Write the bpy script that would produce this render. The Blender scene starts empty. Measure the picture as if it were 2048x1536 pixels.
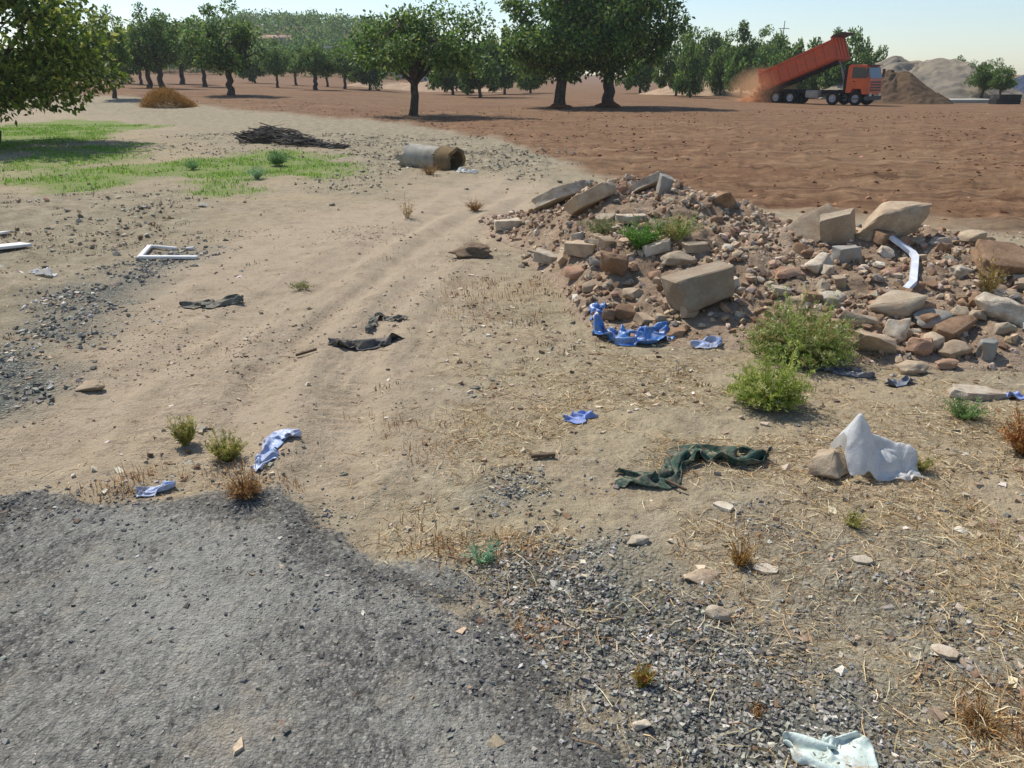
import bpy, bmesh, math, random
import numpy as np
from mathutils import Vector, Matrix, Euler

S = bpy.context.scene
COL = S.collection
R = math.radians

# ------------------------------------------------------------------ camera, sky, sun, exposure
FPX, CX, CY = 1607.0, 1024.0, 768.0          # focal length and centre in photograph pixels
HORIZON = 157.0
PITCH = math.atan((CY - HORIZON) / FPX)
CAMZ = 1.70
cam_d = bpy.data.cameras.new('camera')
cam_d.sensor_width = 36.0
cam_d.lens = 36.0 * FPX / 2048.0
cam_d.clip_start = 0.05
cam_d.clip_end = 6000.0
cam = bpy.data.objects.new('camera', cam_d)
COL.objects.link(cam)
cam.location = (0, 0, CAMZ)
cam.rotation_euler = (math.pi / 2 - PITCH, 0, 0)
S.camera = cam

SUN_EL, SUN_AZ = 52.0, -40.0                  # azimuth measured from +Y towards +X
W = bpy.data.worlds.new('World')
S.world = W
W.use_nodes = True
wn = W.node_tree
wn.nodes.clear()
sky = wn.nodes.new('ShaderNodeTexSky')
sky.sky_type = 'NISHITA'
sky.sun_disc = False
sky.sun_elevation = R(SUN_EL)
sky.sun_rotation = R(SUN_AZ)
sky.altitude = 100
sky.air_density = 1.0
sky.dust_density = 0.5
sky.ozone_density = 3.0
wb = wn.nodes.new('ShaderNodeBackground')
wb.inputs['Strength'].default_value = 0.11
wo = wn.nodes.new('ShaderNodeOutputWorld')
wn.links.new(sky.outputs[0], wb.inputs['Color'])
wn.links.new(wb.outputs[0], wo.inputs['Surface'])

sd = bpy.data.lights.new('sun', 'SUN')
sd.energy = 3.9
sd.angle = R(0.53)
sd.color = (1.0, 0.955, 0.88)
sun = bpy.data.objects.new('sun', sd)
COL.objects.link(sun)
sv = Vector((math.sin(R(SUN_AZ)) * math.cos(R(SUN_EL)), math.cos(R(SUN_AZ)) * math.cos(R(SUN_EL)), math.sin(R(SUN_EL))))
sun.rotation_euler = (-sv).to_track_quat('-Z', 'Y').to_euler()
sun.location = (-30, 30, 60)

S.view_settings.view_transform = 'Standard'
S.view_settings.look = 'None'
S.view_settings.gamma = 1.0
S.view_settings.exposure = 0.40
S.view_settings.use_curve_mapping = False
S.render.engine = 'CYCLES'
S.cycles.max_bounces = 6
S.cycles.volume_bounces = 1
S.cycles.transparent_max_bounces = 8

# ------------------------------------------------------------------ numeric helpers
RNG = np.random.default_rng(7)
random.seed(7)

def _hash(ix, iy, s):
    n = (ix * 374761393 + iy * 668265263 + s * 974711 + 1013904223) & 0xffffffff
    n = ((n ^ (n >> 13)) * 1274126177) & 0xffffffff
    n = n ^ (n >> 16)
    return (n & 0xffff) / 65535.0

def vnoise(x, y, s=0):
    x = np.asarray(x, float); y = np.asarray(y, float)
    fx = np.floor(x); fy = np.floor(y)
    ix = fx.astype(np.int64); iy = fy.astype(np.int64)
    u = x - fx; v = y - fy
    u = u * u * u * (u * (u * 6 - 15) + 10); v = v * v * v * (v * (v * 6 - 15) + 10)
    a = _hash(ix, iy, s); b = _hash(ix + 1, iy, s); c = _hash(ix, iy + 1, s); d = _hash(ix + 1, iy + 1, s)
    return (a * (1 - u) + b * u) * (1 - v) + (c * (1 - u) + d * u) * v

def fbm(x, y, s=0, octv=4, lac=2.03, gain=0.5):
    t = 0.0; a = 1.0; n = 0.0
    c, q = math.cos(0.6), math.sin(0.6)
    for k in range(octv):
        t = t + a * vnoise(x, y, s + 17 * k); n += a
        x, y = (c * x - q * y) * lac + 3.1, (q * x + c * y) * lac + 1.7
        a *= gain
    return t / n          # 0..1

def sstep(a, b, x):
    t = np.clip((x - a) / (b - a), 0, 1)
    return t * t * (3 - 2 * t)

def vn3(P, f, s=0):
    """cheap 3-D noise from three planar ones, -1..1"""
    return (vnoise(P[:, 0] * f + 7.7, P[:, 1] * f, s) + vnoise(P[:, 1] * f, P[:, 2] * f + 3.3, s + 5) + vnoise(P[:, 2] * f + 1.1, P[:, 0] * f, s + 9)) / 1.5 - 1.0

# pixel <-> world
CP, SP = math.cos(PITCH), math.sin(PITCH)

def ray(u, v):
    a = (u - CX) / FPX; b = (v - CY) / FPX
    return np.array([a, CP - b * SP, -SP - b * CP])

def flat(u, v):
    d = ray(u, v)
    t = -CAMZ / d[2]
    return d[0] * t, d[1] * t

def flats(pts):
    return np.array([flat(u, v) for u, v in pts])

def poly_sd(px, x, y):
    """signed distance (negative inside) to a polygon given in world xy"""
    P = np.asarray(px); n = len(P)
    d = np.full(x.shape, 1e9); ins = np.zeros(x.shape, bool)
    for i in range(n):
        ax, ay = P[i]; bx, by = P[(i + 1) % n]
        ex, ey = bx - ax, by - ay
        t = np.clip(((x - ax) * ex + (y - ay) * ey) / (ex * ex + ey * ey + 1e-12), 0, 1)
        d = np.minimum(d, np.hypot(x - ax - t * ex, y - ay - t * ey))
        cond = ((ay > y) != (by > y)) & (x < (bx - ax) * (y - ay) / (by - ay + 1e-12) + ax)
        ins ^= cond
    return np.where(ins, -d, d)

def line_d(px, x, y, signed=False):
    """distance to a polyline, arc length and side"""
    P = np.asarray(px)
    d = np.full(x.shape, 1e9); s = np.zeros(x.shape); sg = np.zeros(x.shape); acc = 0.0
    for i in range(len(P) - 1):
        ax, ay = P[i]; bx, by = P[i + 1]
        ex, ey = bx - ax, by - ay; L = math.hypot(ex, ey)
        t = np.clip(((x - ax) * ex + (y - ay) * ey) / (L * L), 0, 1)
        q = np.hypot(x - ax - t * ex, y - ay - t * ey)
        m = q < d
        d = np.where(m, q, d); s = np.where(m, acc + t * L, s); sg = np.where(m, np.sign(ex * (y - ay) - ey * (x - ax)), sg)
        acc += L
    return (d, s) if not signed else (d * sg, s)

# ------------------------------------------------------------------ where the ground changes
Z_ASPH = flats([(-900, 1060), (-300, 1005), (0, 1012), (150, 1002), (300, 985), (480, 985), (600, 1020), (690, 1090), (800, 1135), (920, 1180), (1010, 1255), (1090, 1335), (1170, 1420), (1225, 1500), (1290, 1640), (1400, 2100), (1500, 3500), (-1500, 3500)])
Z_GRAV = flats([(960, 1130), (1080, 1100), (1260, 1140), (1420, 1215), (1540, 1300), (1660, 1370), (1760, 1460), (1850, 1640), (1800, 2100), (1400, 2100), (1200, 1560), (1080, 1330)])
Z_GRAV2 = flats([(-60, 690), (60, 690), (130, 730), (110, 790), (40, 840), (-60, 860)])
Z_GRAV3 = flats([(110, 590), (200, 560), (300, 520), (400, 500), (330, 560), (220, 620), (150, 680), (100, 660)])
Z_GRAV4 = flats([(1560, 1080), (1720, 1070), (1800, 1180), (1960, 1330), (1850, 1330), (1650, 1230)])
Z_GRAV5 = flats([(940, 960), (1060, 950), (1100, 990), (1000, 1010)])
Z_SAND = flats([(-300, 930), (-300, 820), (0, 860), (130, 760), (200, 640), (280, 545), (430, 480), (600, 430), (820, 395), (1000, 350), (1110, 372), (1080, 420), (1000, 460), (930, 520), (880, 620), (880, 740), (830, 860), (760, 930), (560, 945), (300, 900), (140, 960)])
Z_GRASS = [flats(p) for p in (
    [(40, 345), (130, 335), (260, 325), (420, 312), (520, 300), (640, 308), (690, 325), (650, 350), (520, 368), (430, 392), (340, 388), (300, 360), (160, 385), (70, 375)],
    [(-200, 262), (0, 252), (100, 240), (240, 243), (320, 252), (220, 275), (120, 292), (0, 296), (-200, 300)],
    [(-60, 330), (30, 300), (200, 288), (300, 298), (240, 322), (120, 340), (40, 345)])]
Z_STONY = flats([(700, 232), (860, 248), (1050, 285), (1160, 330), (1120, 365), (1000, 345), (860, 345), (740, 385), (680, 360), (690, 330), (620, 290), (480, 240), (560, 228)])
Z_STONY2 = flats([(-200, 400), (0, 395), (250, 385), (420, 405), (440, 455), (270, 520), (130, 590), (60, 680), (-200, 700)])
Z_STONY3 = flats([(60, 214), (300, 214), (560, 228), (640, 290), (480, 302), (330, 292), (340, 255), (200, 236)])
FIELD = [(-3000, 212), (-500, 212), (150, 212), (270, 215), (420, 222), (560, 231), (700, 238), (830, 250), (1000, 280), (1120, 325), (1200, 345), (1400, 395), (1600, 420), (1800, 440), (2048, 462), (2700, 520), (3600, 620)]
_fw = flats([(u, max(v, 170)) for u, v in FIELD])
RUTS = [flats(p) for p in (
    [(400, 960), (450, 850), (530, 740), (650, 630), (790, 535), (930, 440), (1020, 375), (1060, 345)],
    [(660, 960), (690, 850), (700, 730), (770, 620), (880, 520), (960, 460), (1045, 400)],
    [(160, 900), (270, 770), (410, 680), (570, 595), (720, 510), (860, 435), (980, 370)],
    [(300, 930), (350, 800), (470, 690), (600, 610), (700, 545)])]

ANG_A = np.array([-3.0, -0.62, -0.45, -0.33, -0.2, -0.1, 0.05, 0.2, 0.36, 0.66, 3.0])
AMP_A = np.array([0.9, 0.9, 0.95, 0.75, 0.55, 0.05, 0.02, -0.05, -0.32, -0.36, -0.3])

def base_z(x, y):
    """gentle lie of the land: it climbs to the far left, sinks a little to the far right, and a hill stands far behind"""
    x = np.asarray(x, float); y = np.asarray(y, float)
    t = x / np.maximum(y, 1.0)
    A = np.interp(t, ANG_A, AMP_A)
    r = sstep(34, 66, y)
    z = A * r
    z = z + np.clip(A, 0, 1) * 0.7 * sstep(66, 130, y)
    w = fbm(x / 60, y / 60, 91, 3) - 0.5
    ridge = np.interp(x + w * 40, [-190, -140, -105, -80, -45, -25, -5, 25], [0, 3, 13, 17.5, 17.0, 13, 4, 0])
    z = z + ridge * np.exp(-((y - 300) / 75.0) ** 2)
    far = 4 * sstep(350, 600, np.hypot(x, y))
    return z + far

def mask(sd, w, x, y, s, amp, f):
    return np.clip(0.5 - (sd + (fbm(x * f, y * f, s, 4) - 0.5) * amp * 2) / w, 0, 1)

def zones(x, y):
    x = np.asarray(x, float); y = np.asarray(y, float)
    z = {}
    z['asph'] = mask(poly_sd(Z_ASPH, x, y), 0.22, x, y, 3, 0.16, 4.0)
    g = mask(poly_sd(Z_GRAV, x, y), 0.35, x, y, 11, 0.25, 2.5)
    g = np.maximum(g, mask(poly_sd(Z_GRAV2, x, y), 0.35, x, y, 12, 0.2, 3))
    g = np.maximum(g, 0.85 * mask(poly_sd(Z_GRAV3, x, y), 0.6, x, y, 13, 0.3, 2))
    g = np.maximum(g, 0.7 * mask(poly_sd(Z_GRAV4, x, y), 0.5, x, y, 14, 0.25, 3))
    g = np.maximum(g, 0.6 * mask(poly_sd(Z_GRAV5, x, y), 0.3, x, y, 15, 0.15, 4))
    z['grav'] = g
    z['sand'] = mask(poly_sd(Z_SAND, x, y), 0.8, x, y, 21, 0.35, 1.2)
    gr = 0
    for k, p in enumerate(Z_GRASS):
        gr = np.maximum(gr, (1.0, 1.0, 0.8)[k] * mask(poly_sd(p, x, y), 1.6, x, y, 31 + k, 1.5, 0.7))
    z['grass'] = gr
    st = mask(poly_sd(Z_STONY, x, y), 2.0, x, y, 41, 0.8, 0.6)
    st = np.maximum(st, 0.85 * mask(poly_sd(Z_STONY3, x, y), 2.5, x, y, 43, 1.0, 0.5))
    z['stony'] = np.maximum(st, 0.8 * mask(poly_sd(Z_STONY2, x, y), 1.2, x, y, 42, 0.5, 0.9))
    yb = np.interp(x, _fw[:, 0], _fw[:, 1])
    # left of the first boundary points the field lies well beyond
    z['field'] = np.clip(0.5 + (y - yb + (fbm(x * 0.5, y * 0.5, 51, 4) - 0.5) * 3.0) / 1.6, 0, 1)
    straw = sstep(0.42, 0.6, fbm(x * 1.1 + 5, y * 1.1, 61, 4)) * sstep(7.5, 5.0, y) * sstep(-1.6, 0.2, x + 0.35 * (4 - y))
    z['straw'] = np.clip(straw * (1 - z['asph']) * (1 - 0.7 * z['sand']), 0, 1)
    sd_ = poly_sd(Z_ASPH, x, y)
    z['rim'] = np.clip(1 - np.abs(sd_ + 0.10 + (fbm(x * 2.4, y * 2.4, 66, 4) - 0.5) * 0.45) / 0.20, 0, 1) * sstep(0.34, 0.5, fbm(x * 0.9 + 2, y * 0.9, 67, 3) + 0.12 * sstep(-0.8, 0.1, x))
    return z

def mound(x, y):
    """height of the rubble heap above the ground"""
    x = np.asarray(x, float); y = np.asarray(y, float)
    wx = x + (fbm(x * 1.3, y * 1.3, 71, 3) - 0.5) * 0.25
    wy = y + (fbm(x * 1.3 + 9, y * 1.3, 72, 3) - 0.5) * 0.35
    yf = np.interp(wx, [-0.35, 0.0, 0.42, 0.6, 1.5, 2.0, 2.45, 3.2, 4.6], [9.4, 8.4, 6.7, 5.25, 5.15, 4.95, 4.65, 4.7, 5.2])
    yc = np.interp(wx, [-0.35, 0.4, 0.9, 1.55, 2.2, 2.8, 3.2, 4.4], [9.9, 9.6, 9.2, 8.6, 7.9, 7.5, 7.2, 7.0])
    hc = np.interp(wx, [-0.4, 0.1, 0.5, 0.95, 1.5, 2.1, 2.6, 3.2, 3.9, 4.8, 5.6], [0.0, 0.12, 0.36, 0.55, 0.66, 0.55, 0.44, 0.44, 0.40, 0.25, 0.0])
    t = np.clip((wy - yf) / np.maximum(yc - yf, 0.2), 0, 1)
    fr = np.sin(t * math.pi / 2) ** 1.15
    bk = 1 - sstep(0, 1.5, wy - yc)
    h = hc * np.where(wy < yc, fr, bk)
    lump = (fbm(x * 2.2, y * 2.2, 73, 4) - 0.5)
    return np.maximum(h + h * lump * 0.5 + sstep(0.02, 0.2, h) * (fbm(x * 9, y * 9, 74, 3) - 0.5) * 0.09, 0)

def surf(x, y, zz=None):
    x = np.asarray(x, float); y = np.asarray(y, float)
    if zz is None:
        zz = zones(x, y)
    r = np.hypot(x, y)
    z = base_z(x, y)
    near = sstep(70, 25, r)
    A = zz['asph']
    dirt = (1 - A)
    z = z + (fbm(x * 0.35, y * 0.35, 1, 4) - 0.5) * 0.10 * near * sstep(1.5, 5, y)
    z = z + (fbm(x * 3.1, y * 3.1, 2, 5, gain=0.6) - 0.5) * 0.030 * dirt * near
    z = z + (fbm(x * 16, y * 16, 4, 3, gain=0.65) - 0.5) * 0.020 * dirt * sstep(14, 5, r)
    z = z + A * 0.028 + A * (fbm(x * 6, y * 6, 5, 4) - 0.5) * 0.012 + A * (fbm(x * 45, y * 45, 6, 2) - 0.5) * 0.006
    z = z + zz['grav'] * dirt * (fbm(x * 22, y * 22, 7, 3) - 0.5) * 0.022
    # furrows and clods of the ploughed field
    ph = (y * 0.985 - x * 0.17) * 2 * math.pi / 0.75 + (fbm(x * 0.4, y * 0.4, 8, 3) - 0.5) * 9
    cl = np.maximum(fbm(x * 2.6, y * 2.6, 9, 4) - 0.42, 0)
    z = z + zz['field'] * near * (np.sin(ph) * 0.022 + cl * 0.20)
    z = z + zz['stony'] * near * np.maximum(fbm(x * 3.4, y * 3.4, 10, 4) - 0.45, 0) * 0.22
    # wheel ruts with their side berms and tread marks
    sandy = np.clip(zz['sand'] * 1.5, 0, 1)
    ld, ls = line_d(RUTS[0], x, y, True)
    z = z + sandy * near * (fbm(ld * 7 + 3, ls * 0.45, 86, 3, gain=0.6) - 0.5) * 0.045 * sstep(2.2, 1.0, np.abs(ld - 0.2)) * (0.4 + 0.6 * sstep(0.4, 0.6, fbm(x * 0.8, y * 0.8, 87, 2)))
    for k, L in enumerate(RUTS):
        d, s = line_d(L, x, y)
        d = d + (fbm(x * 1.7, y * 1.7, 80 + k, 2) - 0.5) * 0.12
        wd = (0.16, 0.14, 0.17, 0.12)[k]
        dep = (0.030, 0.034, 0.024, 0.026)[k]
        prof = -np.exp(-(d / wd) ** 2) * dep + np.exp(-((d - wd * 2.0) / (wd * 0.7)) ** 2) * dep * 0.55
        tread = np.sin(s * 2 * math.pi / 0.085 + np.abs(d) * 22) * np.exp(-(d / wd) ** 4) * 0.006
        z = z + sandy * (prof + tread * sstep(0.35, 0.6, fbm(x * 0.9, y * 0.9, 88 + k, 2))) * near
    return z

def top(x, y):
    return surf(x, y) + mound(x, y)

def hit(u, v, f=top, t0=1.2, t1=400.0):
    """first point where the sight line of pixel (u, v) meets the land"""
    d = ray(u, v)
    t = np.exp(np.linspace(math.log(t0), math.log(t1), 420))
    X = d[0] * t; Y = d[1] * t; Z = CAMZ + d[2] * t
    g = Z - f(X, Y)
    i = int(np.argmax(g < 0)) if (g < 0).any() else len(t) - 1
    a, b = t[max(i - 1, 0)], t[i]
    tt = np.linspace(a, b, 40)
    g = CAMZ + d[2] * tt - f(d[0] * tt, d[1] * tt)
    j = int(np.argmax(g < 0)) if (g < 0).any() else 39
    t = tt[j]
    x, y = d[0] * t, d[1] * t
    return Vector((x, y, float(f(np.array([x]), np.array([y]))[0])))

def depth(p):
    return p[1] * CP - (p[2] - CAMZ) * SP

def at(u, Y, f=surf):
    """ground point on the vertical plane through pixel column u at distance Y"""
    z = 0.0
    for _ in range(4):
        x = (u - CX) / FPX * (Y * CP - (z - CAMZ) * SP)
        z = float(f(np.array([x]), np.array([float(Y)]))[0])
    return Vector((x, Y, z))

def gzz(x, y):
    return float(top(np.array([float(x)]), np.array([float(y)]))[0])

# ------------------------------------------------------------------ mesh helpers
def mesh_np(name, V, F, col=None, smooth=True):
    V = np.ascontiguousarray(V, dtype=np.float32); F = np.asarray(F)
    k = F.shape[1]
    me = bpy.data.meshes.new(name)
    me.vertices.add(len(V)); me.vertices.foreach_set('co', V.ravel())
    me.loops.add(F.size); me.loops.foreach_set('vertex_index', F.ravel().astype(np.int32))
    me.polygons.add(len(F)); me.polygons.foreach_set('loop_start', np.arange(0, F.size, k, dtype=np.int32))
    me.polygons.foreach_set('use_smooth', np.full(len(F), smooth, dtype=bool))
    me.update(calc_edges=True)
    if col is not None:
        for nm, c in col.items():
            a = me.color_attributes.new(nm, 'FLOAT_COLOR', 'POINT')
            c = np.asarray(c, np.float32)
            if c.shape[1] == 3:
                c = np.concatenate([c, np.ones((len(c), 1), np.float32)], 1)
            a.data.foreach_set('color', np.ascontiguousarray(c).ravel())
    return me

def link(name, me, mat=None, parent=None, loc=None, rot=None, scale=None, label=None, cat=None, group=None, kind=None):
    o = bpy.data.objects.new(name, me)
    COL.objects.link(o)
    if mat is not None and me is not None and len(me.materials) == 0:
        me.materials.append(mat)
    if parent is not None:
        o.parent = parent
    if loc is not None: o.location = loc
    if rot is not None: o.rotation_euler = rot
    if scale is not None: o.scale = scale
    if label: o['label'] = label
    if cat: o['category'] = cat
    if group: o['group'] = group
    if kind: o['kind'] = kind
    return o

def bm_mesh(name, bm, sharp=35.0):
    for f in bm.faces: f.smooth = True
    for e in bm.edges:
        if len(e.link_faces) == 2:
            e.smooth = e.calc_face_angle(0.0) < R(sharp)
    me = bpy.data.meshes.new(name)
    bm.to_mesh(me); bm.free()
    return me

# ------------------------------------------------------------------ material helpers
class G:
    """tiny node-graph writer"""
    def __init__(s, name, rough=0.9, spec=0.2):
        s.m = bpy.data.materials.new(name); s.m.use_nodes = True
        s.t = s.m.node_tree; s.t.nodes.clear()
        s.out = s.t.nodes.new('ShaderNodeOutputMaterial')
        s.b = s.t.nodes.new('ShaderNodeBsdfPrincipled')
        s.b.inputs['Roughness'].default_value = rough
        s.b.inputs['Specular IOR Level'].default_value = spec
        s.t.links.new(s.b.outputs[0], s.out.inputs['Surface'])
    def set(s, inp, v):
        if isinstance(v, bpy.types.NodeSocket): s.t.links.new(v, inp)
        elif isinstance(v, (tuple, list)) and len(v) == 3 and inp.type == 'RGBA': inp.default_value = (*v, 1)
        else: inp.default_value = v
    def pos(s): return s.t.nodes.new('ShaderNodeNewGeometry').outputs['Position']
    def obj(s): return s.t.nodes.new('ShaderNodeTexCoord').outputs['Object']
    def isl(s): return s.t.nodes.new('ShaderNodeNewGeometry').outputs['Random Per Island']
    def rnd(s): return s.t.nodes.new('ShaderNodeObjectInfo').outputs['Random']
    def attr(s, nm):
        n = s.t.nodes.new('ShaderNodeAttribute'); n.attribute_name = nm; return n.outputs['Color']
    def sep(s, c):
        n = s.t.nodes.new('ShaderNodeSeparateColor'); s.set(n.inputs[0], c); return n.outputs
    def noise(s, vec, scale, det=4, rough=0.6, dist=0.0):
        n = s.t.nodes.new('ShaderNodeTexNoise'); s.set(n.inputs['Vector'], vec)
        n.inputs['Scale'].default_value = scale; n.inputs['Detail'].default_value = det
        n.inputs['Roughness'].default_value = rough; n.inputs['Distortion'].default_value = dist
        return n.outputs['Fac']
    def vor(s, vec, scale, feat='F1', out='Distance'):
        n = s.t.nodes.new('ShaderNodeTexVoronoi'); n.feature = feat; s.set(n.inputs['Vector'], vec)
        n.inputs['Scale'].default_value = scale; return n.outputs[out]
    def math(s, op, a, b=0.0, c=None, clamp=False):
        n = s.t.nodes.new('ShaderNodeMath'); n.operation = op; n.use_clamp = clamp
        s.set(n.inputs[0], a); s.set(n.inputs[1], b)
        if c is not None: s.set(n.inputs[2], c)
        return n.outputs[0]
    def lin(s, x, a, b, c=0.0, d=1.0):
        n = s.t.nodes.new('ShaderNodeMapRange'); n.clamp = True
        s.set(n.inputs[0], x)
        for i, v in enumerate((a, b, c, d)): n.inputs[1 + i].default_value = v
        return n.outputs[0]
    def mix(s, f, a, b, op='MIX'):
        n = s.t.nodes.new('ShaderNodeMix'); n.data_type = 'RGBA'; n.blend_type = op
        s.set(n.inputs[0], f); s.set(n.inputs[6], a); s.set(n.inputs[7], b); return n.outputs[2]
    def ramp(s, f, stops, interp='LINEAR'):
        n = s.t.nodes.new('ShaderNodeValToRGB'); n.color_ramp.interpolation = interp
        e = n.color_ramp.elements
        while len(e) < len(stops): e.new(0.5)
        for q, (p, c) in zip(e, stops): q.position = p; q.color = (*c, 1)
        s.set(n.inputs[0], f); return n.outputs[0]
    def mapv(s, vec, sc=(1, 1, 1), rot=(0, 0, 0)):
        n = s.t.nodes.new('ShaderNodeMapping'); s.set(n.inputs[0], vec)
        n.inputs['Scale'].default_value = sc; n.inputs['Rotation'].default_value = rot; return n.outputs[0]
    def bump(s, h, strength, dist):
        n = s.t.nodes.new('ShaderNodeBump'); n.inputs['Strength'].default_value = strength
        n.inputs['Distance'].default_value = dist; s.set(n.inputs['Height'], h)
        s.t.links.new(n.outputs[0], s.b.inputs['Normal']); return n.outputs[0]
    def base(s, c): s.set(s.b.inputs['Base Color'], c)

def srgb(r, g, b):
    f = lambda c: (c / 255 / 12.92) if c <= 10 else ((c / 255 + 0.055) / 1.055) ** 2.4
    return (f(r), f(g), f(b))

MATS = {}
def simple(name, c1, c2, scale=6.0, rough=0.85, spec=0.2, bump=0.0, bdist=0.01, coord='obj', speck=0.0):
    """two-tone noisy material"""
    g = G(name, rough, spec)
    v = g.obj() if coord == 'obj' else g.pos()
    n = g.noise(v, scale, 5, 0.65)
    c = g.mix(g.lin(n, 0.3, 0.7), c1, c2)
    if speck:
        k = g.noise(v, scale * 9, 2, 0.6)
        c = g.mix(g.lin(k, 0.6, 0.75, 0, speck), c, tuple(min(1, q * 1.7) for q in c1))
        c = g.mix(g.lin(k, 0.42, 0.3, 0, speck), c, tuple(q * 0.35 for q in c2))
    g.base(c)
    if bump: g.bump(g.noise(v, scale * 3, 5, 0.7), bump, bdist)
    MATS[name] = g.m
    return g.m

def attr_mat(name, rough=0.9, spec=0.15, nscale=60.0, amt=0.35, bump=0.3, trans=0.0):
    """colour from the mesh's own per-piece colour, broken up by fine grain"""
    g = G(name, rough, spec)
    a = g.attr('Col')
    n = g.noise(g.pos(), nscale, 3, 0.6)
    k = g.lin(n, 0.25, 0.75, 1 - amt, 1 + amt)
    cc = g.t.nodes.new('ShaderNodeCombineColor')
    for i in range(3): g.set(cc.inputs[i], k)
    g.base(g.mix(1.0, a, cc.outputs[0], 'MULTIPLY'))
    if bump: g.bump(n, bump, 0.004)
    if trans:
        g.b.inputs['Subsurface Weight'].default_value = 0.0
        tr = g.t.nodes.new('ShaderNodeBsdfTranslucent'); g.set(tr.inputs[0], a)
        mx = g.t.nodes.new('ShaderNodeMixShader'); mx.inputs[0].default_value = trans
        g.t.links.new(g.b.outputs[0], mx.inputs[1]); g.t.links.new(tr.outputs[0], mx.inputs[2])
        g.t.links.new(mx.outputs[0], g.out.inputs['Surface'])
    MATS[name] = g.m
    return g.m

# ------------------------------------------------------------------ the ground sheet
def build_ground():
    # rings: even steps of depression angle close by, growing rings to the horizon; finer in front of the road's edge
    ang = np.linspace(math.atan2(CAMZ, 1.15), math.atan2(CAMZ, 45.0), 490)
    r = list(np.linspace(0.05, 1.1, 14)) + list(CAMZ / np.tan(ang))
    q = r[-1]
    while q < 600: q *= 1.035; r.append(q)
    r = np.array(r)
    th = np.concatenate([np.linspace(-180, -48, 50)[:-1], np.linspace(-48, -37, 25)[:-1], np.linspace(-37, 37, 560), np.linspace(37, 48, 25)[1:], np.linspace(48, 180, 50)[1:-1]])
    th = np.radians(th)
    RR, TT = np.meshgrid(r, th, indexing='ij')
    x = (RR * np.sin(TT)).ravel(); y = (RR * np.cos(TT)).ravel()
    zz = zones(x, y)
    z = surf(x, y, zz)
    nr, nt = RR.shape
    V = np.stack([x, y, z], 1)
    i = np.arange(nr - 1)[:, None] * nt; j = np.arange(nt)[None, :]; jn = (np.arange(nt)[None, :] + 1) % nt
    F = np.stack([i + j, i + jn, i + nt + jn, i + nt + j], 2).reshape(-1, 4)[:, ::-1]
    # the small opening at the very centre is closed by a fan of degenerate quads
    c0 = len(V)
    V = np.concatenate([V, [[0, 0, float(z[:nt].mean())]]])
    jj = np.arange(0, nt - 1, 2)
    cap = np.stack([np.full(len(jj), c0), (jj + 2) % nt, (jj + 1) % nt, jj], 1)
    F = np.concatenate([F, cap[:, ::1]])
    def app(a): return np.append(a, a[:nt].mean())
    c1 = np.stack([app(zz['asph']), app(zz['grav']), app(zz['sand']), app(zz['field'])], 1)
    c2 = np.stack([app(zz['grass']), app(zz['stony']), app(zz['straw']), app(zz['rim'])], 1)
    me = mesh_np('ground', V, F, {'zone_a': c1, 'zone_b': c2})
    return me

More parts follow.
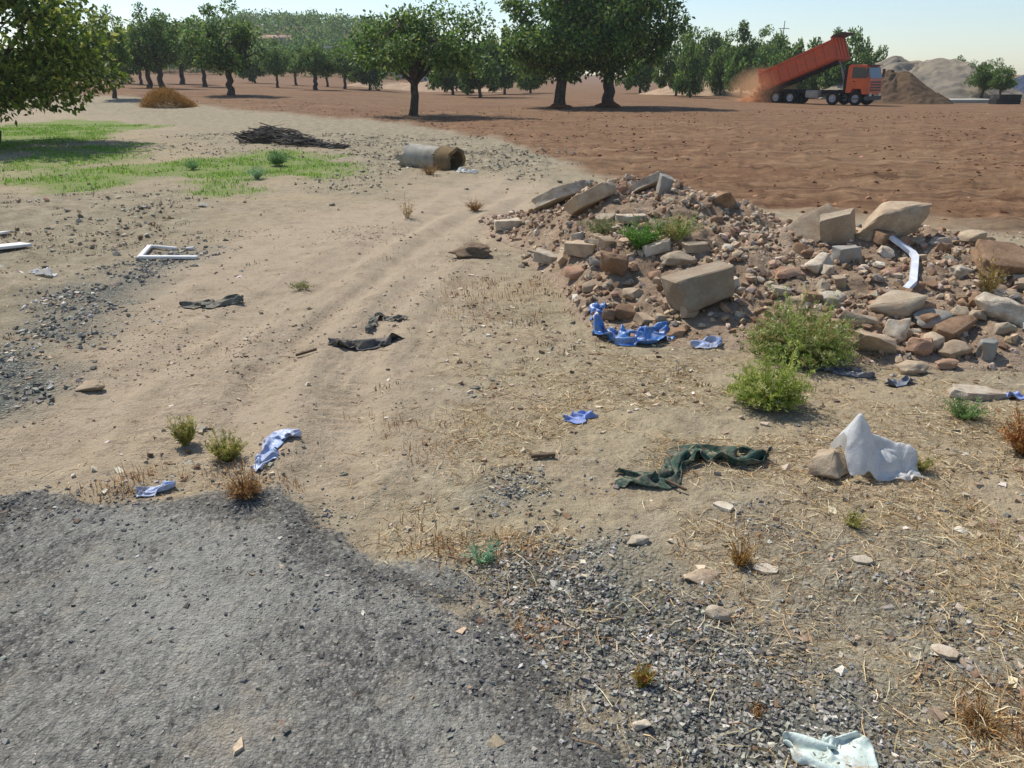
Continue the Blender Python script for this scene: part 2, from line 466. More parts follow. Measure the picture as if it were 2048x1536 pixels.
def ground_material():
    g = G('ground_earth', 0.95, 0.12)
    P = g.pos()
    za = g.t.nodes.new('ShaderNodeAttribute'); za.attribute_name = 'zone_a'
    zbn = g.t.nodes.new('ShaderNodeAttribute'); zbn.attribute_name = 'zone_b'; zb = zbn.outputs['Color']; rim = zbn.outputs['Alpha']
    a = g.sep(za.outputs['Color']); field = za.outputs['Alpha']; b = g.sep(zb)
    asph, grav, sand = a[0], a[1], a[2]
    grass, stony, straw = b[0], b[1], b[2]
    n_big = g.noise(P, 0.9, 5, 0.6); n_mid = g.noise(P, 6, 5, 0.65); n_fine = g.noise(P, 38, 4, 0.7); n_grit = g.noise(P, 150, 3, 0.6)
    v_peb = g.vor(P, 60); v_col = g.sep(g.vor(P, 60, out='Color'))[0]
    # plain dry earth of the lot
    earth = g.ramp(n_mid, [(0.25, srgb(123, 113, 92)), (0.5, srgb(155, 142, 116)), (0.75, srgb(176, 166, 138))])
    earth = g.mix(g.lin(n_big, 0.42, 0.66, 0, 0.6), earth, srgb(166, 147, 119))
    earth = g.mix(g.lin(n_fine, 0.55, 0.75, 0, 0.5), earth, srgb(94, 86, 69))
    earth = g.mix(g.lin(n_grit, 0.6, 0.75, 0, 0.6), earth, srgb(200, 195, 164))
    spk = g.noise(P, 70, 3, 0.65); blot = g.noise(P, 2.6, 6, 0.72)
    earth = g.mix(g.lin(blot, 0.50, 0.62, 0, 0.55), earth, srgb(119, 107, 85))
    earth = g.mix(g.lin(spk, 0.60, 0.70, 0, 0.75), earth, srgb(83, 76, 61)); earth = g.mix(g.lin(spk, 0.38, 0.30, 0, 0.6), earth, srgb(212, 205, 172))
    # worn sandy track
    sd_ = g.ramp(n_mid, [(0.25, srgb(152, 137, 112)), (0.5, srgb(169, 155, 128)), (0.8, srgb(184, 172, 144))])
    sd_ = g.mix(g.lin(n_big, 0.5, 0.7, 0, 0.45), sd_, srgb(160, 146, 124))
    sd_ = g.mix(g.lin(n_fine, 0.58, 0.76, 0, 0.35), sd_, srgb(121, 109, 89))
    sd_ = g.mix(g.lin(spk, 0.62, 0.72, 0, 0.6), sd_, srgb(102, 92, 74)); sd_ = g.mix(g.lin(blot, 0.54, 0.68, 0, 0.5), sd_, srgb(137, 121, 97))
    sd_ = g.mix(0.6, sd_, srgb(170, 150, 128)); earth = g.mix(g.lin(g.noise(P, 0.7, 4, 0.6), 0.45, 0.62, 0, 0.4), earth, srgb(180, 158, 122)); earth = g.mix(0.25, earth, srgb(158, 141, 120)); ncl = g.noise(P, 9, 6, 0.78)
    sd_ = g.mix(g.lin(ncl, 0.56, 0.68, 0, 0.6), sd_, srgb(117, 99, 80)); earth = g.mix(g.lin(ncl, 0.54, 0.66, 0, 0.7), earth, srgb(97, 83, 67)); earth = g.mix(g.lin(ncl, 0.42, 0.32, 0, 0.5), earth, srgb(204, 187, 154))
    c = g.mix(g.math('MULTIPLY', sand, g.lin(blot, 0.62, 0.46, 0.55, 1.0)), earth, sd_)
    # stony, grey-green ground
    n_lump = g.noise(P, 3.6, 6, 0.78)
    stn = g.ramp(n_lump, [(0.30, srgb(92, 83, 69)), (0.45, srgb(136, 125, 102)), (0.58, srgb(157, 145, 121)), (0.74, srgb(187, 177, 150))])
    stn = g.mix(g.lin(n_fine, 0.5, 0.7, 0, 0.7), stn, srgb(92, 83, 68)); stn = g.mix(g.lin(spk, 0.40, 0.3, 0, 0.6), stn, srgb(201, 193, 166))
    c = g.mix(g.math('MULTIPLY', stony, g.lin(n_mid, 0.2, 0.5, 0.6, 1.0)), c, stn)
    # ploughed red field
    far_n = g.noise(P, 0.16, 4, 0.6)
    streak = g.noise(g.mapv(P, (0.12, 1.5, 1), (0, 0, R(-10))), 1.0, 4, 0.6)
    n_clod = g.noise(P, 2.4, 6, 0.78)
    fur = g.noise(g.mapv(P, (0.28, 3.6, 1), (0, 0, R(-9))), 1.0, 6, 0.75)
    fld = g.ramp(n_clod, [(0.30, srgb(79, 57, 41)), (0.45, srgb(113, 84, 60)), (0.58, srgb(134, 103, 75)), (0.72, srgb(165, 134, 102))])
    fld = g.mix(g.lin(far_n, 0.42, 0.62, 0, 0.5), fld, srgb(133, 108, 80))
    fld = g.mix(g.lin(streak, 0.5, 0.64, 0, 0.5), fld, srgb(107, 76, 54))
    fld = g.mix(g.lin(streak, 0.42, 0.3, 0, 0.4), fld, srgb(156, 135, 106))
    fld = g.mix(g.lin(fur, 0.52, 0.60, 0, 0.75), fld, srgb(83, 60, 43)); fld = g.mix(g.lin(fur, 0.44, 0.36, 0, 0.4), fld, srgb(164, 135, 104))
    fld = g.mix(g.lin(spk, 0.60, 0.70, 0, 0.6), fld, srgb(72, 55, 40)); fld = g.mix(g.lin(n_fine, 0.58, 0.72, 0, 0.6), fld, srgb(83, 62, 47))
    c = g.mix(field, c, fld)
    # straw litter
    st = g.ramp(n_fine, [(0.3, srgb(130, 115, 90)), (0.5, srgb(168, 154, 122)), (0.72, srgb(197, 186, 153))])
    c = g.mix(g.math('MULTIPLY', straw, g.lin(n_mid, 0.3, 0.6, 0.10, 0.42)), c, st)
    # gravel
    gv = g.ramp(v_col, [(0.0, srgb(69, 72, 67)), (0.4, srgb(110, 114, 108)), (0.75, srgb(138, 141, 131)), (1.0, srgb(174, 175, 162))])
    gv = g.mix(g.lin(v_peb, 0.25, 0.6, 0, 0.6), gv, srgb(82, 80, 72))
    gf = g.math('MULTIPLY', grav, g.lin(n_mid, 0.25, 0.55, 0.35, 1.0))
    c = g.mix(gf, c, gv)
    # worn grey road surface: dusty in places, coarse dark stones in others
    v2 = g.vor(P, 95); v2c = g.sep(g.vor(P, 95, out='Color'))[1]
    asp = g.ramp(v2c, [(0.0, srgb(80, 78, 74)), (0.35, srgb(112, 110, 103)), (0.8, srgb(137, 133, 124)), (1.0, srgb(170, 165, 153))])
    asp = g.mix(g.lin(v2, 0.3, 0.65, 0, 0.45), asp, srgb(76, 73, 69))
    pit = g.noise(g.mapv(P, (1.0, 0.45, 1), (0, 0, R(-38))), 36, 5, 0.75, 0.4)
    asp = g.mix(g.lin(pit, 0.54, 0.66, 0, 0.85), asp, srgb(55, 53, 50)); asp = g.mix(g.lin(pit, 0.42, 0.32, 0, 0.6), asp, srgb(177, 172, 159))
    dust = g.math('ADD', g.lin(g.noise(P, 1.1, 4, 0.6), 0.40, 0.62), g.lin(pit, 0.35, 0.65, 0.35, -0.35))
    asp = g.mix(g.math('MULTIPLY', dust, 0.75, clamp=True), asp, srgb(159, 156, 145))
    asp = g.mix(g.lin(n_grit, 0.62, 0.76, 0, 0.6), asp, srgb(60, 58, 54))
    soil = g.math('MULTIPLY', g.lin(g.noise(P, 2.1, 6, 0.7), 0.52, 0.66), 0.55)
    asp = g.mix(soil, asp, srgb(166, 153, 132))
    rimc = g.ramp(v2c, [(0.0, srgb(46, 44, 41)), (0.6, srgb(80, 77, 72)), (1.0, srgb(128, 123, 114))])
    asp = g.mix(g.lin(g.math('ADD', rim, g.lin(n_fine, 0.3, 0.7, -0.5, 0.5)), 0.35, 0.85, 0, 0.7), asp, rimc)
    af = g.lin(g.math('ADD', asph, g.lin(n_fine, 0.3, 0.7, -0.25, 0.25)), 0.35, 0.65)
    c = g.mix(af, c, asp)
    # ground under the grass
    gs = g.ramp(n_fine, [(0.3, srgb(70, 96, 30)), (0.6, srgb(108, 136, 44)), (0.8, srgb(142, 146, 76))])
    c = g.mix(g.math('MULTIPLY', g.lin(g.math('ADD', grass, g.lin(n_mid, 0.3, 0.7, -0.4, 0.25)), 0.25, 0.8), 0.7), c, gs)
    g.base(c)
    h = g.math('ADD', g.math('MULTIPLY', n_fine, 0.9), g.math('MULTIPLY', n_grit, 0.35))
    h2 = g.math('MULTIPLY', g.math('SUBTRACT', 0.5, v_peb), g.math('MULTIPLY', grav, 1.2))
    h3 = g.math('MULTIPLY', g.math('SUBTRACT', 0.5, v2), g.math('MULTIPLY', af, 0.25))
    h3 = g.math('ADD', h3, g.math('MULTIPLY', g.math('MULTIPLY', pit, af), -0.7))
    h = g.math('ADD', h, g.math('ADD', h2, h3))
    g.bump(h, 0.95, 0.022)
    return g.m

M_GROUND = ground_material()
ground = link('ground', build_ground(), M_GROUND, label='dusty bare ground with road edge, sandy track and ploughed red field', kind='structure')

# ------------------------------------------------------------------ scattered small stones, clods, straw, grass
def stone_templates(n, seed, kind='ico'):
    rg = np.random.default_rng(seed); out = []
    for _ in range(n):
        bm = bmesh.new()
        if kind == 'ico':
            bmesh.ops.create_icosphere(bm, subdivisions=1, radius=0.5)
        else:
            bmesh.ops.create_cube(bm, size=0.8)
        for v in bm.verts:
            v.co *= 1 + rg.uniform(-0.32, 0.25)
            v.co += Vector(rg.uniform(-0.09, 0.09, 3)) * (1 if kind == 'ico' else 2.4)
        bmesh.ops.triangulate(bm, faces=bm.faces[:])
        V = np.array([v.co[:] for v in bm.verts]); F = np.array([[v.index for v in f.verts] for f in bm.faces])
        bm.free(); out.append((V, F))
    return out

def rotmats(n, rg, tilt=1.0):
    a = rg.uniform(0, 2 * math.pi, n); b = rg.normal(0, 0.5 * tilt, n); c = rg.normal(0, 0.5 * tilt, n)
    ca, sa, cb, sb, cc, sc = np.cos(a), np.sin(a), np.cos(b), np.sin(b), np.cos(c), np.sin(c)
    M = np.empty((n, 3, 3))
    M[:, 0] = np.stack([ca * cb, ca * sb * sc - sa * cc, ca * sb * cc + sa * sc], 1)
    M[:, 1] = np.stack([sa * cb, sa * sb * sc + ca * cc, sa * sb * cc - ca * sc], 1)
    M[:, 2] = np.stack([-sb, cb * sc, cb * cc], 1)
    return M

def merge(templates, pos, scl, rg, cols, tilt=0.6):
    n = len(pos); idx = rg.integers(0, len(templates), n)
    M = rotmats(n, rg, tilt)
    VV, FF, CC = [], [], []; off = 0
    for k, (V, F) in enumerate(templates):
        s = np.where(idx == k)[0]
        if len(s) == 0: continue
        L = V[None] * scl[s][:, None, :]
        L = np.einsum('nij,nkj->nki', M[s], L) + pos[s][:, None, :]
        VV.append(L.reshape(-1, 3))
        FF.append((F[None] + (np.arange(len(s)) * len(V))[:, None, None] + off).reshape(-1, 3))
        CC.append(np.repeat(cols[s], len(V), 0)); off += len(s) * len(V)
    return np.concatenate(VV), np.concatenate(FF), np.concatenate(CC)

def palette(rg, n, cols, w=None, jit=0.18):
    C = np.array(cols); k = rg.choice(len(C), n, p=None if w is None else np.array(w) / sum(w))
    return np.clip(C[k] * rg.uniform(1 - jit, 1 + jit, (n, 1)) * rg.uniform(1 - jit * 0.3, 1 + jit * 0.3, (n, 3)), 0, 1)

GREYS = [srgb(126, 122, 113), srgb(146, 141, 130), srgb(164, 158, 146), srgb(102, 99, 93), srgb(186, 180, 167), srgb(214, 207, 194)]
TANS = [srgb(150, 128, 106), srgb(176, 154, 130), srgb(128, 106, 86), srgb(196, 178, 152), srgb(112, 98, 84), srgb(140, 134, 122), srgb(214, 202, 182)]
REDS = [srgb(136, 96, 70), srgb(156, 114, 84), srgb(112, 74, 52), srgb(172, 134, 104), srgb(150, 122, 98)]
T_ICO = stone_templates(7, 1, 'ico'); T_BOX = stone_templates(7, 2, 'box')
M_STONE = attr_mat('small_stone', 0.97, 0.03, 120, 0.3, 0.3)
M_CLOD = attr_mat('soil_clod', 0.97, 0.08, 60, 0.35, 0.5)

def sample(n, x0, x1, y0, y1, dens, rg):
    x = rg.uniform(x0, x1, n); y = rg.uniform(y0, y1, n)
    keep = (np.abs(x) < 0.78 * y + 0.8)
    x, y = x[keep], y[keep]
    zz = zones(x, y)
    d = dens(x, y, zz)
    k = rg.uniform(0, 1, len(x)) < d
    x, y = x[k], y[k]
    z = surf(x, y, {q: v[k] for q, v in zz.items()}) + mound(x, y)
    return x, y, z

def scatter(name, n, box, dens, smin, smax, pw, cols, w, tmpl, mat, label, seed, flatten=0.65, sink=0.15):
    rg = np.random.default_rng(seed)
    x, y, z = sample(n, *box, dens, rg)
    m = len(x)
    s = smin + (smax - smin) * rg.uniform(0, 1, m) ** pw
    scl = np.stack([s * rg.uniform(0.8, 1.35, m), s * rg.uniform(0.7, 1.1, m), s * flatten * rg.uniform(0.7, 1.3, m)], 1)
    pos = np.stack([x, y, z + scl[:, 2] * (0.5 - sink) * 0.6], 1)
    V, F, C = merge(tmpl, pos, scl, rg, palette(rg, m, cols, w))
    print(name, m, len(F))
    return link(name, mesh_np(name, V, F, {'Col': C}, smooth=False), mat, label=label, kind='stuff')

asphalt_rim = lambda x, y, z: np.clip(1 - np.abs(poly_sd(Z_ASPH, x, y) + 0.10) / 0.30, 0, 1)
scatter('gravel', 190000, (-1.6, 2.8, 1.3, 3.6), lambda x, y, z: np.clip(0.95 * z['grav'] * (1 - 0.85 * z['asph']) * sstep(0.36, 0.60, fbm(x * 2.6, y * 2.6, 201, 4)) + 0.01, 0, 1), 0.003, 0.018, 2.6, GREYS, [4, 4, 3, 4, 1, 0.25], T_BOX, M_STONE, 'loose grey road gravel spilled beside the road edge', 11)
scatter('road_chippings', 80000, (-3.4, 1.4, 1.2, 4.2), lambda x, y, z: np.clip(0.10 * z['asph'] * sstep(0.35, 0.65, fbm(x * 2.2, y * 2.2, 202, 3)) + 0.75 * asphalt_rim(x, y, z) * sstep(0.3, 0.6, fbm(x * 3, y * 3, 203, 3)), 0, 1), 0.003, 0.017, 3.0, [srgb(84, 83, 80), srgb(108, 106, 101), srgb(126, 124, 117), srgb(146, 142, 132), srgb(178, 172, 160)], [3, 4, 4, 2, 0.5], T_BOX, M_STONE, 'dark grey chippings broken from the worn road surface', 12, flatten=0.5)
scatter('gravel_patch', 26000, (-6.5, -2.4, 4.0, 10), lambda x, y, z: np.clip(z['grav'] * 0.9 * sstep(0.3, 0.6, fbm(x * 3, y * 3, 204, 3)), 0, 1), 0.01, 0.042, 2.0, GREYS, [3, 4, 3, 2, 1.2, 0.4], T_BOX, M_STONE, 'grey gravel patch beside the sandy track', 13)
scatter('pebbles', 90000, (-7.5, 6, 1.5, 9.5), lambda x, y, z: np.clip((0.10 + 0.5 * sstep(0.45, 0.68, fbm(x * 1.4, y * 1.4, 205, 4))) * (1 - 0.9 * z['asph']) * (1 - 0.82 * z['sand']) * (mound(x, y) < 0.02), 0, 1), 0.005, 0.038, 4.2, TANS, [3, 4, 2, 3, 1.5, 2, 1.5], T_BOX, M_STONE, 'small tan and grey pebbles strewn over the dry lot', 14, flatten=0.5, sink=0.3)
scatter('track_grit', 60000, (-6, 1.6, 2.8, 10), lambda x, y, z: np.clip(z['sand'] * (0.05 + 0.8 * sstep(0.52, 0.68, fbm(x * 1.2, y * 1.2, 215, 4))), 0, 1), 0.004, 0.026, 4.0, [srgb(142, 122, 103), srgb(168, 146, 124), srgb(112, 96, 80), srgb(188, 168, 146)], None, T_ICO, M_CLOD, 'crumbs of dry earth on the sandy track', 17, flatten=0.5, sink=0.3)
scatter('stony_litter', 44000, (-17, 3.5, 7.5, 27), lambda x, y, z: np.clip((0.85 * z['stony'] + 0.06) * sstep(0.36, 0.6, fbm(x * 0.8, y * 0.8, 206, 4)) * (1 - 0.6 * z['field']) * (1 - 0.8 * z['sand']), 0, 1), 0.018, 0.085, 3.4, [srgb(150, 138, 117), srgb(172, 162, 141), srgb(126, 116, 100), srgb(194, 184, 164), srgb(154, 128, 105)], [3, 3, 3, 1, 1], T_ICO, M_CLOD, 'grey stones and clods strewn on the stony ground before the field', 15)
scatter('field_clods', 46000, (-30, 34, 9, 52), lambda x, y, z: np.clip(z['field'] * sstep(0.3, 0.62, fbm(x * 0.5, y * 0.5, 207, 4)) * 0.8 * (mound(x, y) < 0.02), 0, 1), 0.02, 0.12, 4.0, [srgb(128, 92, 66), srgb(148, 108, 80), srgb(108, 74, 52), srgb(162, 126, 98)], None, T_ICO, M_CLOD, 'dry red-brown clods over the ploughed field', 16, flatten=0.42, sink=0.3)

def blades(name, x, y, z, L, Wd, lean, cols, mat, rg, label, tip=0.5, kind='stuff'):
    """thin two-piece blades standing up from the ground"""
    n = len(x); a = rg.uniform(0, 2 * math.pi, n)
    dx, dy = np.cos(a), np.sin(a); px, py = -dy, dx
    ln = np.abs(rg.normal(0, lean, n))
    P0 = np.stack([x, y, z - 0.005], 1); Lc = L[:, None]; wv = np.stack([px, py, 0 * px], 1) * (Wd[:, None] / 2)
    dirv = np.stack([dx * np.sin(ln * 0.6), dy * np.sin(ln * 0.6), np.cos(ln * 0.6)], 1)
    dir2 = np.stack([dx * np.sin(ln * 1.5), dy * np.sin(ln * 1.5), np.cos(np.minimum(ln * 1.5, 1.9))], 1)
    P1 = P0 + dirv * Lc * 0.55; P2 = P1 + dir2 * Lc * 0.45
    V = np.stack([P0 - wv, P0 + wv, P1 + wv * 0.9, P1 - wv * 0.9, P2], 1).reshape(-1, 3)
    o = (np.arange(n) * 5)[:, None]
    F = np.concatenate([o + [0, 1, 2], o + [0, 2, 3], o + [3, 2, 4]])
    return V, F, np.repeat(cols, 5, 0)

M_GRASS = attr_mat('grass_blade', 0.7, 0.25, 40, 0.25, 0, trans=0.3)
M_STRAW = attr_mat('dry_straw', 0.8, 0.2, 60, 0.25, 0, trans=0.1)
# green grass of the lot, one mass
rg = np.random.default_rng(21)
x, y, z = sample(330000, -24, -1.5, 9.5, 33, lambda x, y, z: np.clip(sstep(0.3, 0.75, z['grass']) * sstep(0.38, 0.62, fbm(x * 1.3, y * 1.3, 301, 5, gain=0.65)), 0, 1), rg)
n = len(x)
V, F, C = blades('grass', x, y, z, 0.02 + 0.08 * rg.uniform(0, 1, n) ** 2, rg.uniform(0.006, 0.016, n), 0.9, palette(rg, n, [srgb(116, 164, 40), srgb(146, 186, 54), srgb(90, 136, 34), srgb(180, 186, 88), srgb(72, 108, 38)], [4, 4, 3, 1, 1.4]), None, rg, '')
print('grass', n)
link('grass', mesh_np('grass', V, F, {'Col': C}, smooth=True), M_GRASS, label='short bright green grass patches under and before the leafy tree', kind='stuff')
# straw lying over the near ground
rg = np.random.default_rng(22)
x, y, z = sample(300000, -3.0, 4.2, 1.5, 6.2, lambda x, y, z: np.clip((0.08 + 0.3 * z['straw'] + 0.34 * sstep(-0.9, 0.5, x) * sstep(4.8, 3.6, y)) * sstep(0.3, 0.55, fbm(x * 2.3, y * 2.3, 211, 4)) * (1 - z['asph']) * (1 - 0.8 * z['sand']) * (1 - 0.6 * z['grav']) * (mound(x, y) < 0.05), 0, 1), rg)
n = len(x); a = rg.uniform(0, 2 * math.pi, n); L = 0.012 + 0.13 * rg.uniform(0, 1, n) ** 3.4; wd = rg.uniform(0.0007, 0.0019, n)
el = np.abs(rg.normal(0, 0.22, n)); bend = rg.normal(0, 0.5, n)
d1 = np.stack([np.cos(a) * np.cos(el), np.sin(a) * np.cos(el), np.sin(el)], 1); d2 = np.stack([np.cos(a + bend), np.sin(a + bend), -0.6 * np.sin(el)], 1)
P0 = np.stack([x, y, z + 0.003], 1); P1 = P0 + d1 * L[:, None] * 0.5; P2 = P1 + d2 * L[:, None] * 0.5
rl = rg.uniform(0, 6.28, n); pv = np.stack([-np.sin(a) * np.cos(rl), np.cos(a) * np.cos(rl), np.sin(rl)], 1) * wd[:, None]
V = np.stack([P0 - pv, P0 + pv, P1 + pv, P1 - pv, P2], 1).reshape(-1, 3); o = (np.arange(n) * 5)[:, None]
F = np.concatenate([o + q for q in ([0, 1, 2], [0, 2, 3], [3, 2, 4])])
C = np.repeat(palette(rg, n, [srgb(206, 182, 138), srgb(184, 154, 110), srgb(222, 206, 170), srgb(146, 112, 74), srgb(112, 88, 62)], [3, 3, 2, 1.6, 1]), 5, 0)
print('straw', n)
link('straw', mesh_np('straw', V, F, {'Col': C}, smooth=False), M_STRAW, label='broken dry straw and stalks lying over the stony ground', kind='stuff')
# dry stubble: small grey-brown tufts over the stony ground and along the track
rg = np.random.default_rng(26)
cx_, cy_, cz_ = sample(9000, -14, 5, 3.0, 21, lambda x, y, z: np.clip((0.18 + 0.5 * z['stony'] + 0.8 * mask(poly_sd(flats([(860, 540), (1110, 550), (1200, 720), (1120, 860), (900, 930), (760, 900), (850, 720)]), x, y), 0.5, x, y, 340, 0.4, 2)) * (1 - 0.9 * z['sand']) * (1 - z['asph']) * (1 - z['field']) * (1 - 0.8 * z['grass']) * sstep(0.42, 0.6, fbm(x * 1.1, y * 1.1, 341, 4)) * (mound(x, y) < 0.02), 0, 1), rg)
k_ = rg.integers(5, 26, len(cx_)); ci = np.repeat(np.arange(len(cx_)), k_); n = len(ci); sp = rg.uniform(0.015, 0.06, len(cx_))[ci]
x = cx_[ci] + rg.normal(0, 1, n) * sp; y = cy_[ci] + rg.normal(0, 1, n) * sp; z = top(x, y)
V, F, C = blades('s', x, y, z, rg.uniform(0.012, 0.05, n), rg.uniform(0.002, 0.005, n) * (1 + 0.12 * y), 1.1, np.clip(palette(rg, len(cx_), [srgb(112, 98, 76), srgb(138, 118, 88), srgb(104, 106, 74), srgb(88, 74, 58), srgb(160, 138, 100)])[ci] * rg.uniform(0.8, 1.2, (n, 1)), 0, 1), None, rg, '')
print('stubble', n)
link('dry_stubble', mesh_np('dry_stubble', V, F, {'Col': C}, smooth=True), M_STRAW, label='tiny grey-brown dry tufts dotted over the stony dirt', kind='stuff')
# mats of dead weeds
rg = np.random.default_rng(23)
mats = [flats(p) for p in ([(800, 1060), (900, 1025), (1040, 1070), (1120, 1120), (1010, 1150), (860, 1110)], [(440, 950), (520, 945), (560, 985), (480, 1005)], [(200, 960), (330, 940), (360, 985), (240, 1010), (100, 1040)], [(1020, 1230), (1110, 1235), (1120, 1290), (1040, 1300)], [(1880, 1390), (2060, 1370), (2100, 1470), (1930, 1470)], [(1440, 1060), (1500, 1060), (1500, 1130), (1460, 1120)], [(720, 820), (960, 820), (960, 900), (780, 960)], [(880, 560), (1100, 560), (1080, 640), (900, 650)])]
def matd(x, y, z):
    d = 0
    for k, p in enumerate(mats): d = np.maximum(d, (1, 1, 0.8, 1, 0.9, 0.8, 0.25, 0.3)[k] * mask(poly_sd(p, x, y), 0.14, x, y, 320 + k, 0.12, 6))
    return d * sstep(0.25, 0.6, fbm(x * 7, y * 7, 333, 3))
x, y, z = sample(170000, -3, 3.4, 1.6, 8.0, matd, rg)
n = len(x)
V, F, C = blades('m', x, y, z, rg.uniform(0.02, 0.075, n), rg.uniform(0.002, 0.004, n), 1.0, palette(rg, n, [srgb(176, 128, 74), srgb(150, 100, 56), srgb(200, 164, 108), srgb(120, 84, 50)], [3, 3, 2, 1]), None, rg, '')
print('weed mats', n)
link('dead_weeds', mesh_np('dead_weeds', V, F, {'Col': C}, smooth=True), M_STRAW, label='low mats of orange-brown dead weeds along the road edge', kind='stuff')

# ------------------------------------------------------------------ rubble heap
def mound_mesh():
    x = np.linspace(-0.8, 6.0, 270); y = np.linspace(4.2, 12.0, 290)
    X, Y = np.meshgrid(x, y, indexing='ij'); xs, ys = X.ravel(), Y.ravel()
    h = mound(xs, ys)
    z = surf(xs, ys) + np.where(h > 0.003, h, -0.05)
    nx, ny = X.shape
    i = np.arange(nx - 1)[:, None] * ny; j = np.arange(ny - 1)[None, :]
    F = np.stack([i + j, i + ny + j, i + ny + j + 1, i + j + 1], 2).reshape(-1, 4)
    keep = (h > 0.001)[F].any(1)
    F = F[keep]; used = np.unique(F); mp = np.full(len(xs), -1); mp[used] = np.arange(len(used))
    k = np.repeat(np.clip(h / 0.12, 0, 1)[used][:, None], 3, 1)
    return mesh_np('rubble_heap', np.stack([xs, ys, z], 1)[used], mp[F], {'Col': k})

g = G('heap_soil', 0.97, 0.08); P = g.pos()
n1, n2, n3 = g.noise(P, 3.2, 5, 0.6), g.noise(P, 22, 5, 0.7), g.noise(P, 90, 3, 0.6)
c = g.ramp(n1, [(0.3, srgb(124, 105, 87)), (0.5, srgb(150, 129, 107)), (0.7, srgb(172, 151, 128))])
c = g.mix(g.lin(n2, 0.5, 0.72, 0, 0.6), c, srgb(102, 82, 64)); c = g.mix(g.lin(n2, 0.42, 0.28, 0, 0.5), c, srgb(186, 162, 136))
c = g.mix(g.lin(n3, 0.6, 0.75, 0, 0.5), c, srgb(196, 178, 156))
rimc = g.ramp(g.noise(P, 6, 5, 0.65), [(0.25, srgb(140, 122, 104)), (0.5, srgb(162, 142, 120)), (0.75, srgb(182, 162, 140))])
c = g.mix(g.lin(g.math('ADD', g.sep(g.attr('Col'))[0], g.lin(n2, 0.3, 0.7, -0.3, 0.3)), 0.1, 0.7), rimc, c)
g.base(c); g.bump(g.math('ADD', n2, g.math('MULTIPLY', n3, 0.4)), 0.9, 0.03)
M_HEAP = g.m
link('rubble_heap', mound_mesh(), M_HEAP, label='low heap of brown earth carrying the dumped rubble stones', cat='earth heap')
on_heap = lambda x, y, z: np.clip(sstep(0.0, 0.05, mound(x, y)) * (0.35 + 0.65 * sstep(0.4, 0.6, fbm(x * 2, y * 2, 209, 3))), 0, 1)
HEAPC = [srgb(156, 132, 108), srgb(178, 154, 128), srgb(132, 108, 86), srgb(196, 176, 152), srgb(142, 132, 120), srgb(214, 200, 180)]
scatter('rubble_fragments', 21000, (-0.8, 5.6, 4.3, 10.5), on_heap, 0.012, 0.085, 2.3, HEAPC, [4, 4, 3, 2, 1.2, 0.8], T_ICO, M_CLOD, 'small broken stones and clods covering the rubble heap', 31, flatten=0.75)

def rock_mesh(seed, mode='boulder', pts=16, cuts=3, rough=0.05):
    """unit-sized stone: a chipped hull with fractured faces and weathered relief"""
    rg = np.random.default_rng(seed); bm = bmesh.new()
    if mode == 'boulder':
        q = rg.normal(size=(pts, 3)); q /= np.linalg.norm(q, axis=1)[:, None]; q *= rg.uniform(0.40, 0.52, (pts, 1)); q = np.sign(q) * np.abs(q * 2) ** 0.8 / 2
    elif mode == 'round':
        q = rg.normal(size=(pts * 2, 3)); q /= np.linalg.norm(q, axis=1)[:, None]; q *= rg.uniform(0.46, 0.5, (pts * 2, 1))
    elif mode == 'slab':
        k = int(rg.integers(6, 9)); q = []; a0 = rg.uniform(0, 6.28)
        for i in range(k):
            a = a0 + (i + rg.uniform(-0.3, 0.3)) / k * 6.283; r_ = 0.5 * rg.uniform(0.82, 1.1) / max(abs(math.cos(a)), abs(math.sin(a))) ** 0.6
            for sz in (-1, 1): q.append([r_ * math.cos(a) * rg.uniform(0.86, 1.0), r_ * math.sin(a) * rg.uniform(0.86, 1.0), sz * 0.5 * rg.uniform(0.7, 1.0)])
        q = np.array(q)
    else:  # block
        q = np.array([[sx * 0.5 * rg.uniform(0.64, 1), sy * 0.5 * rg.uniform(0.64, 1), sz * 0.5 * rg.uniform(0.68, 1)] for sx in (-1, 1) for sy in (-1, 1) for sz in (-1, 1)])
    for p in q: bm.verts.new(p)
    bmesh.ops.convex_hull(bm, input=bm.verts[:])
    bmesh.ops.delete(bm, geom=[v for v in bm.verts if not v.link_faces], context='VERTS')
    bmesh.ops.dissolve_limit(bm, angle_limit=R(9), verts=bm.verts[:], edges=bm.edges[:])
    bmesh.ops.bevel(bm, geom=bm.edges[:], offset=0.03 if mode != 'slab' else 0.025, segments=1, affect='EDGES', profile=0.6, clamp_overlap=True)
    bmesh.ops.triangulate(bm, faces=bm.faces[:])
    if cuts: bmesh.ops.subdivide_edges(bm, edges=[e for e in bm.edges if e.calc_length() > 0.16], cuts=cuts, use_grid_fill=True)
    bmesh.ops.triangulate(bm, faces=bm.faces[:])
    P = np.array([v.co[:] for v in bm.verts])
    d = (vn3(P, 2.2, seed) * 1.0 + vn3(P, 5.5, seed + 3) * 0.5 + vn3(P, 13, seed + 4) * 0.25) * rough
    d -= np.maximum(vn3(P, 3.1, seed + 8) - 0.15, 0) * rough * 2.2 + np.abs(vn3(P, 7.3, seed + 11)) * rough * 0.5
    nr = P / np.maximum(np.linalg.norm(P, axis=1), 1e-6)[:, None]
    for v, p, k, q in zip(bm.verts, P, d, nr): v.co = Vector(p + q * k)
    lo, hi = np.array([v.co[:] for v in bm.verts]).min(0), np.array([v.co[:] for v in bm.verts]).max(0)
    for v in bm.verts: v.co = Vector((np.array(v.co) - (lo + hi) / 2) / (hi - lo))
    bmesh.ops.recalc_face_normals(bm, faces=bm.faces[:])
    return bm_mesh('rock', bm, 28)

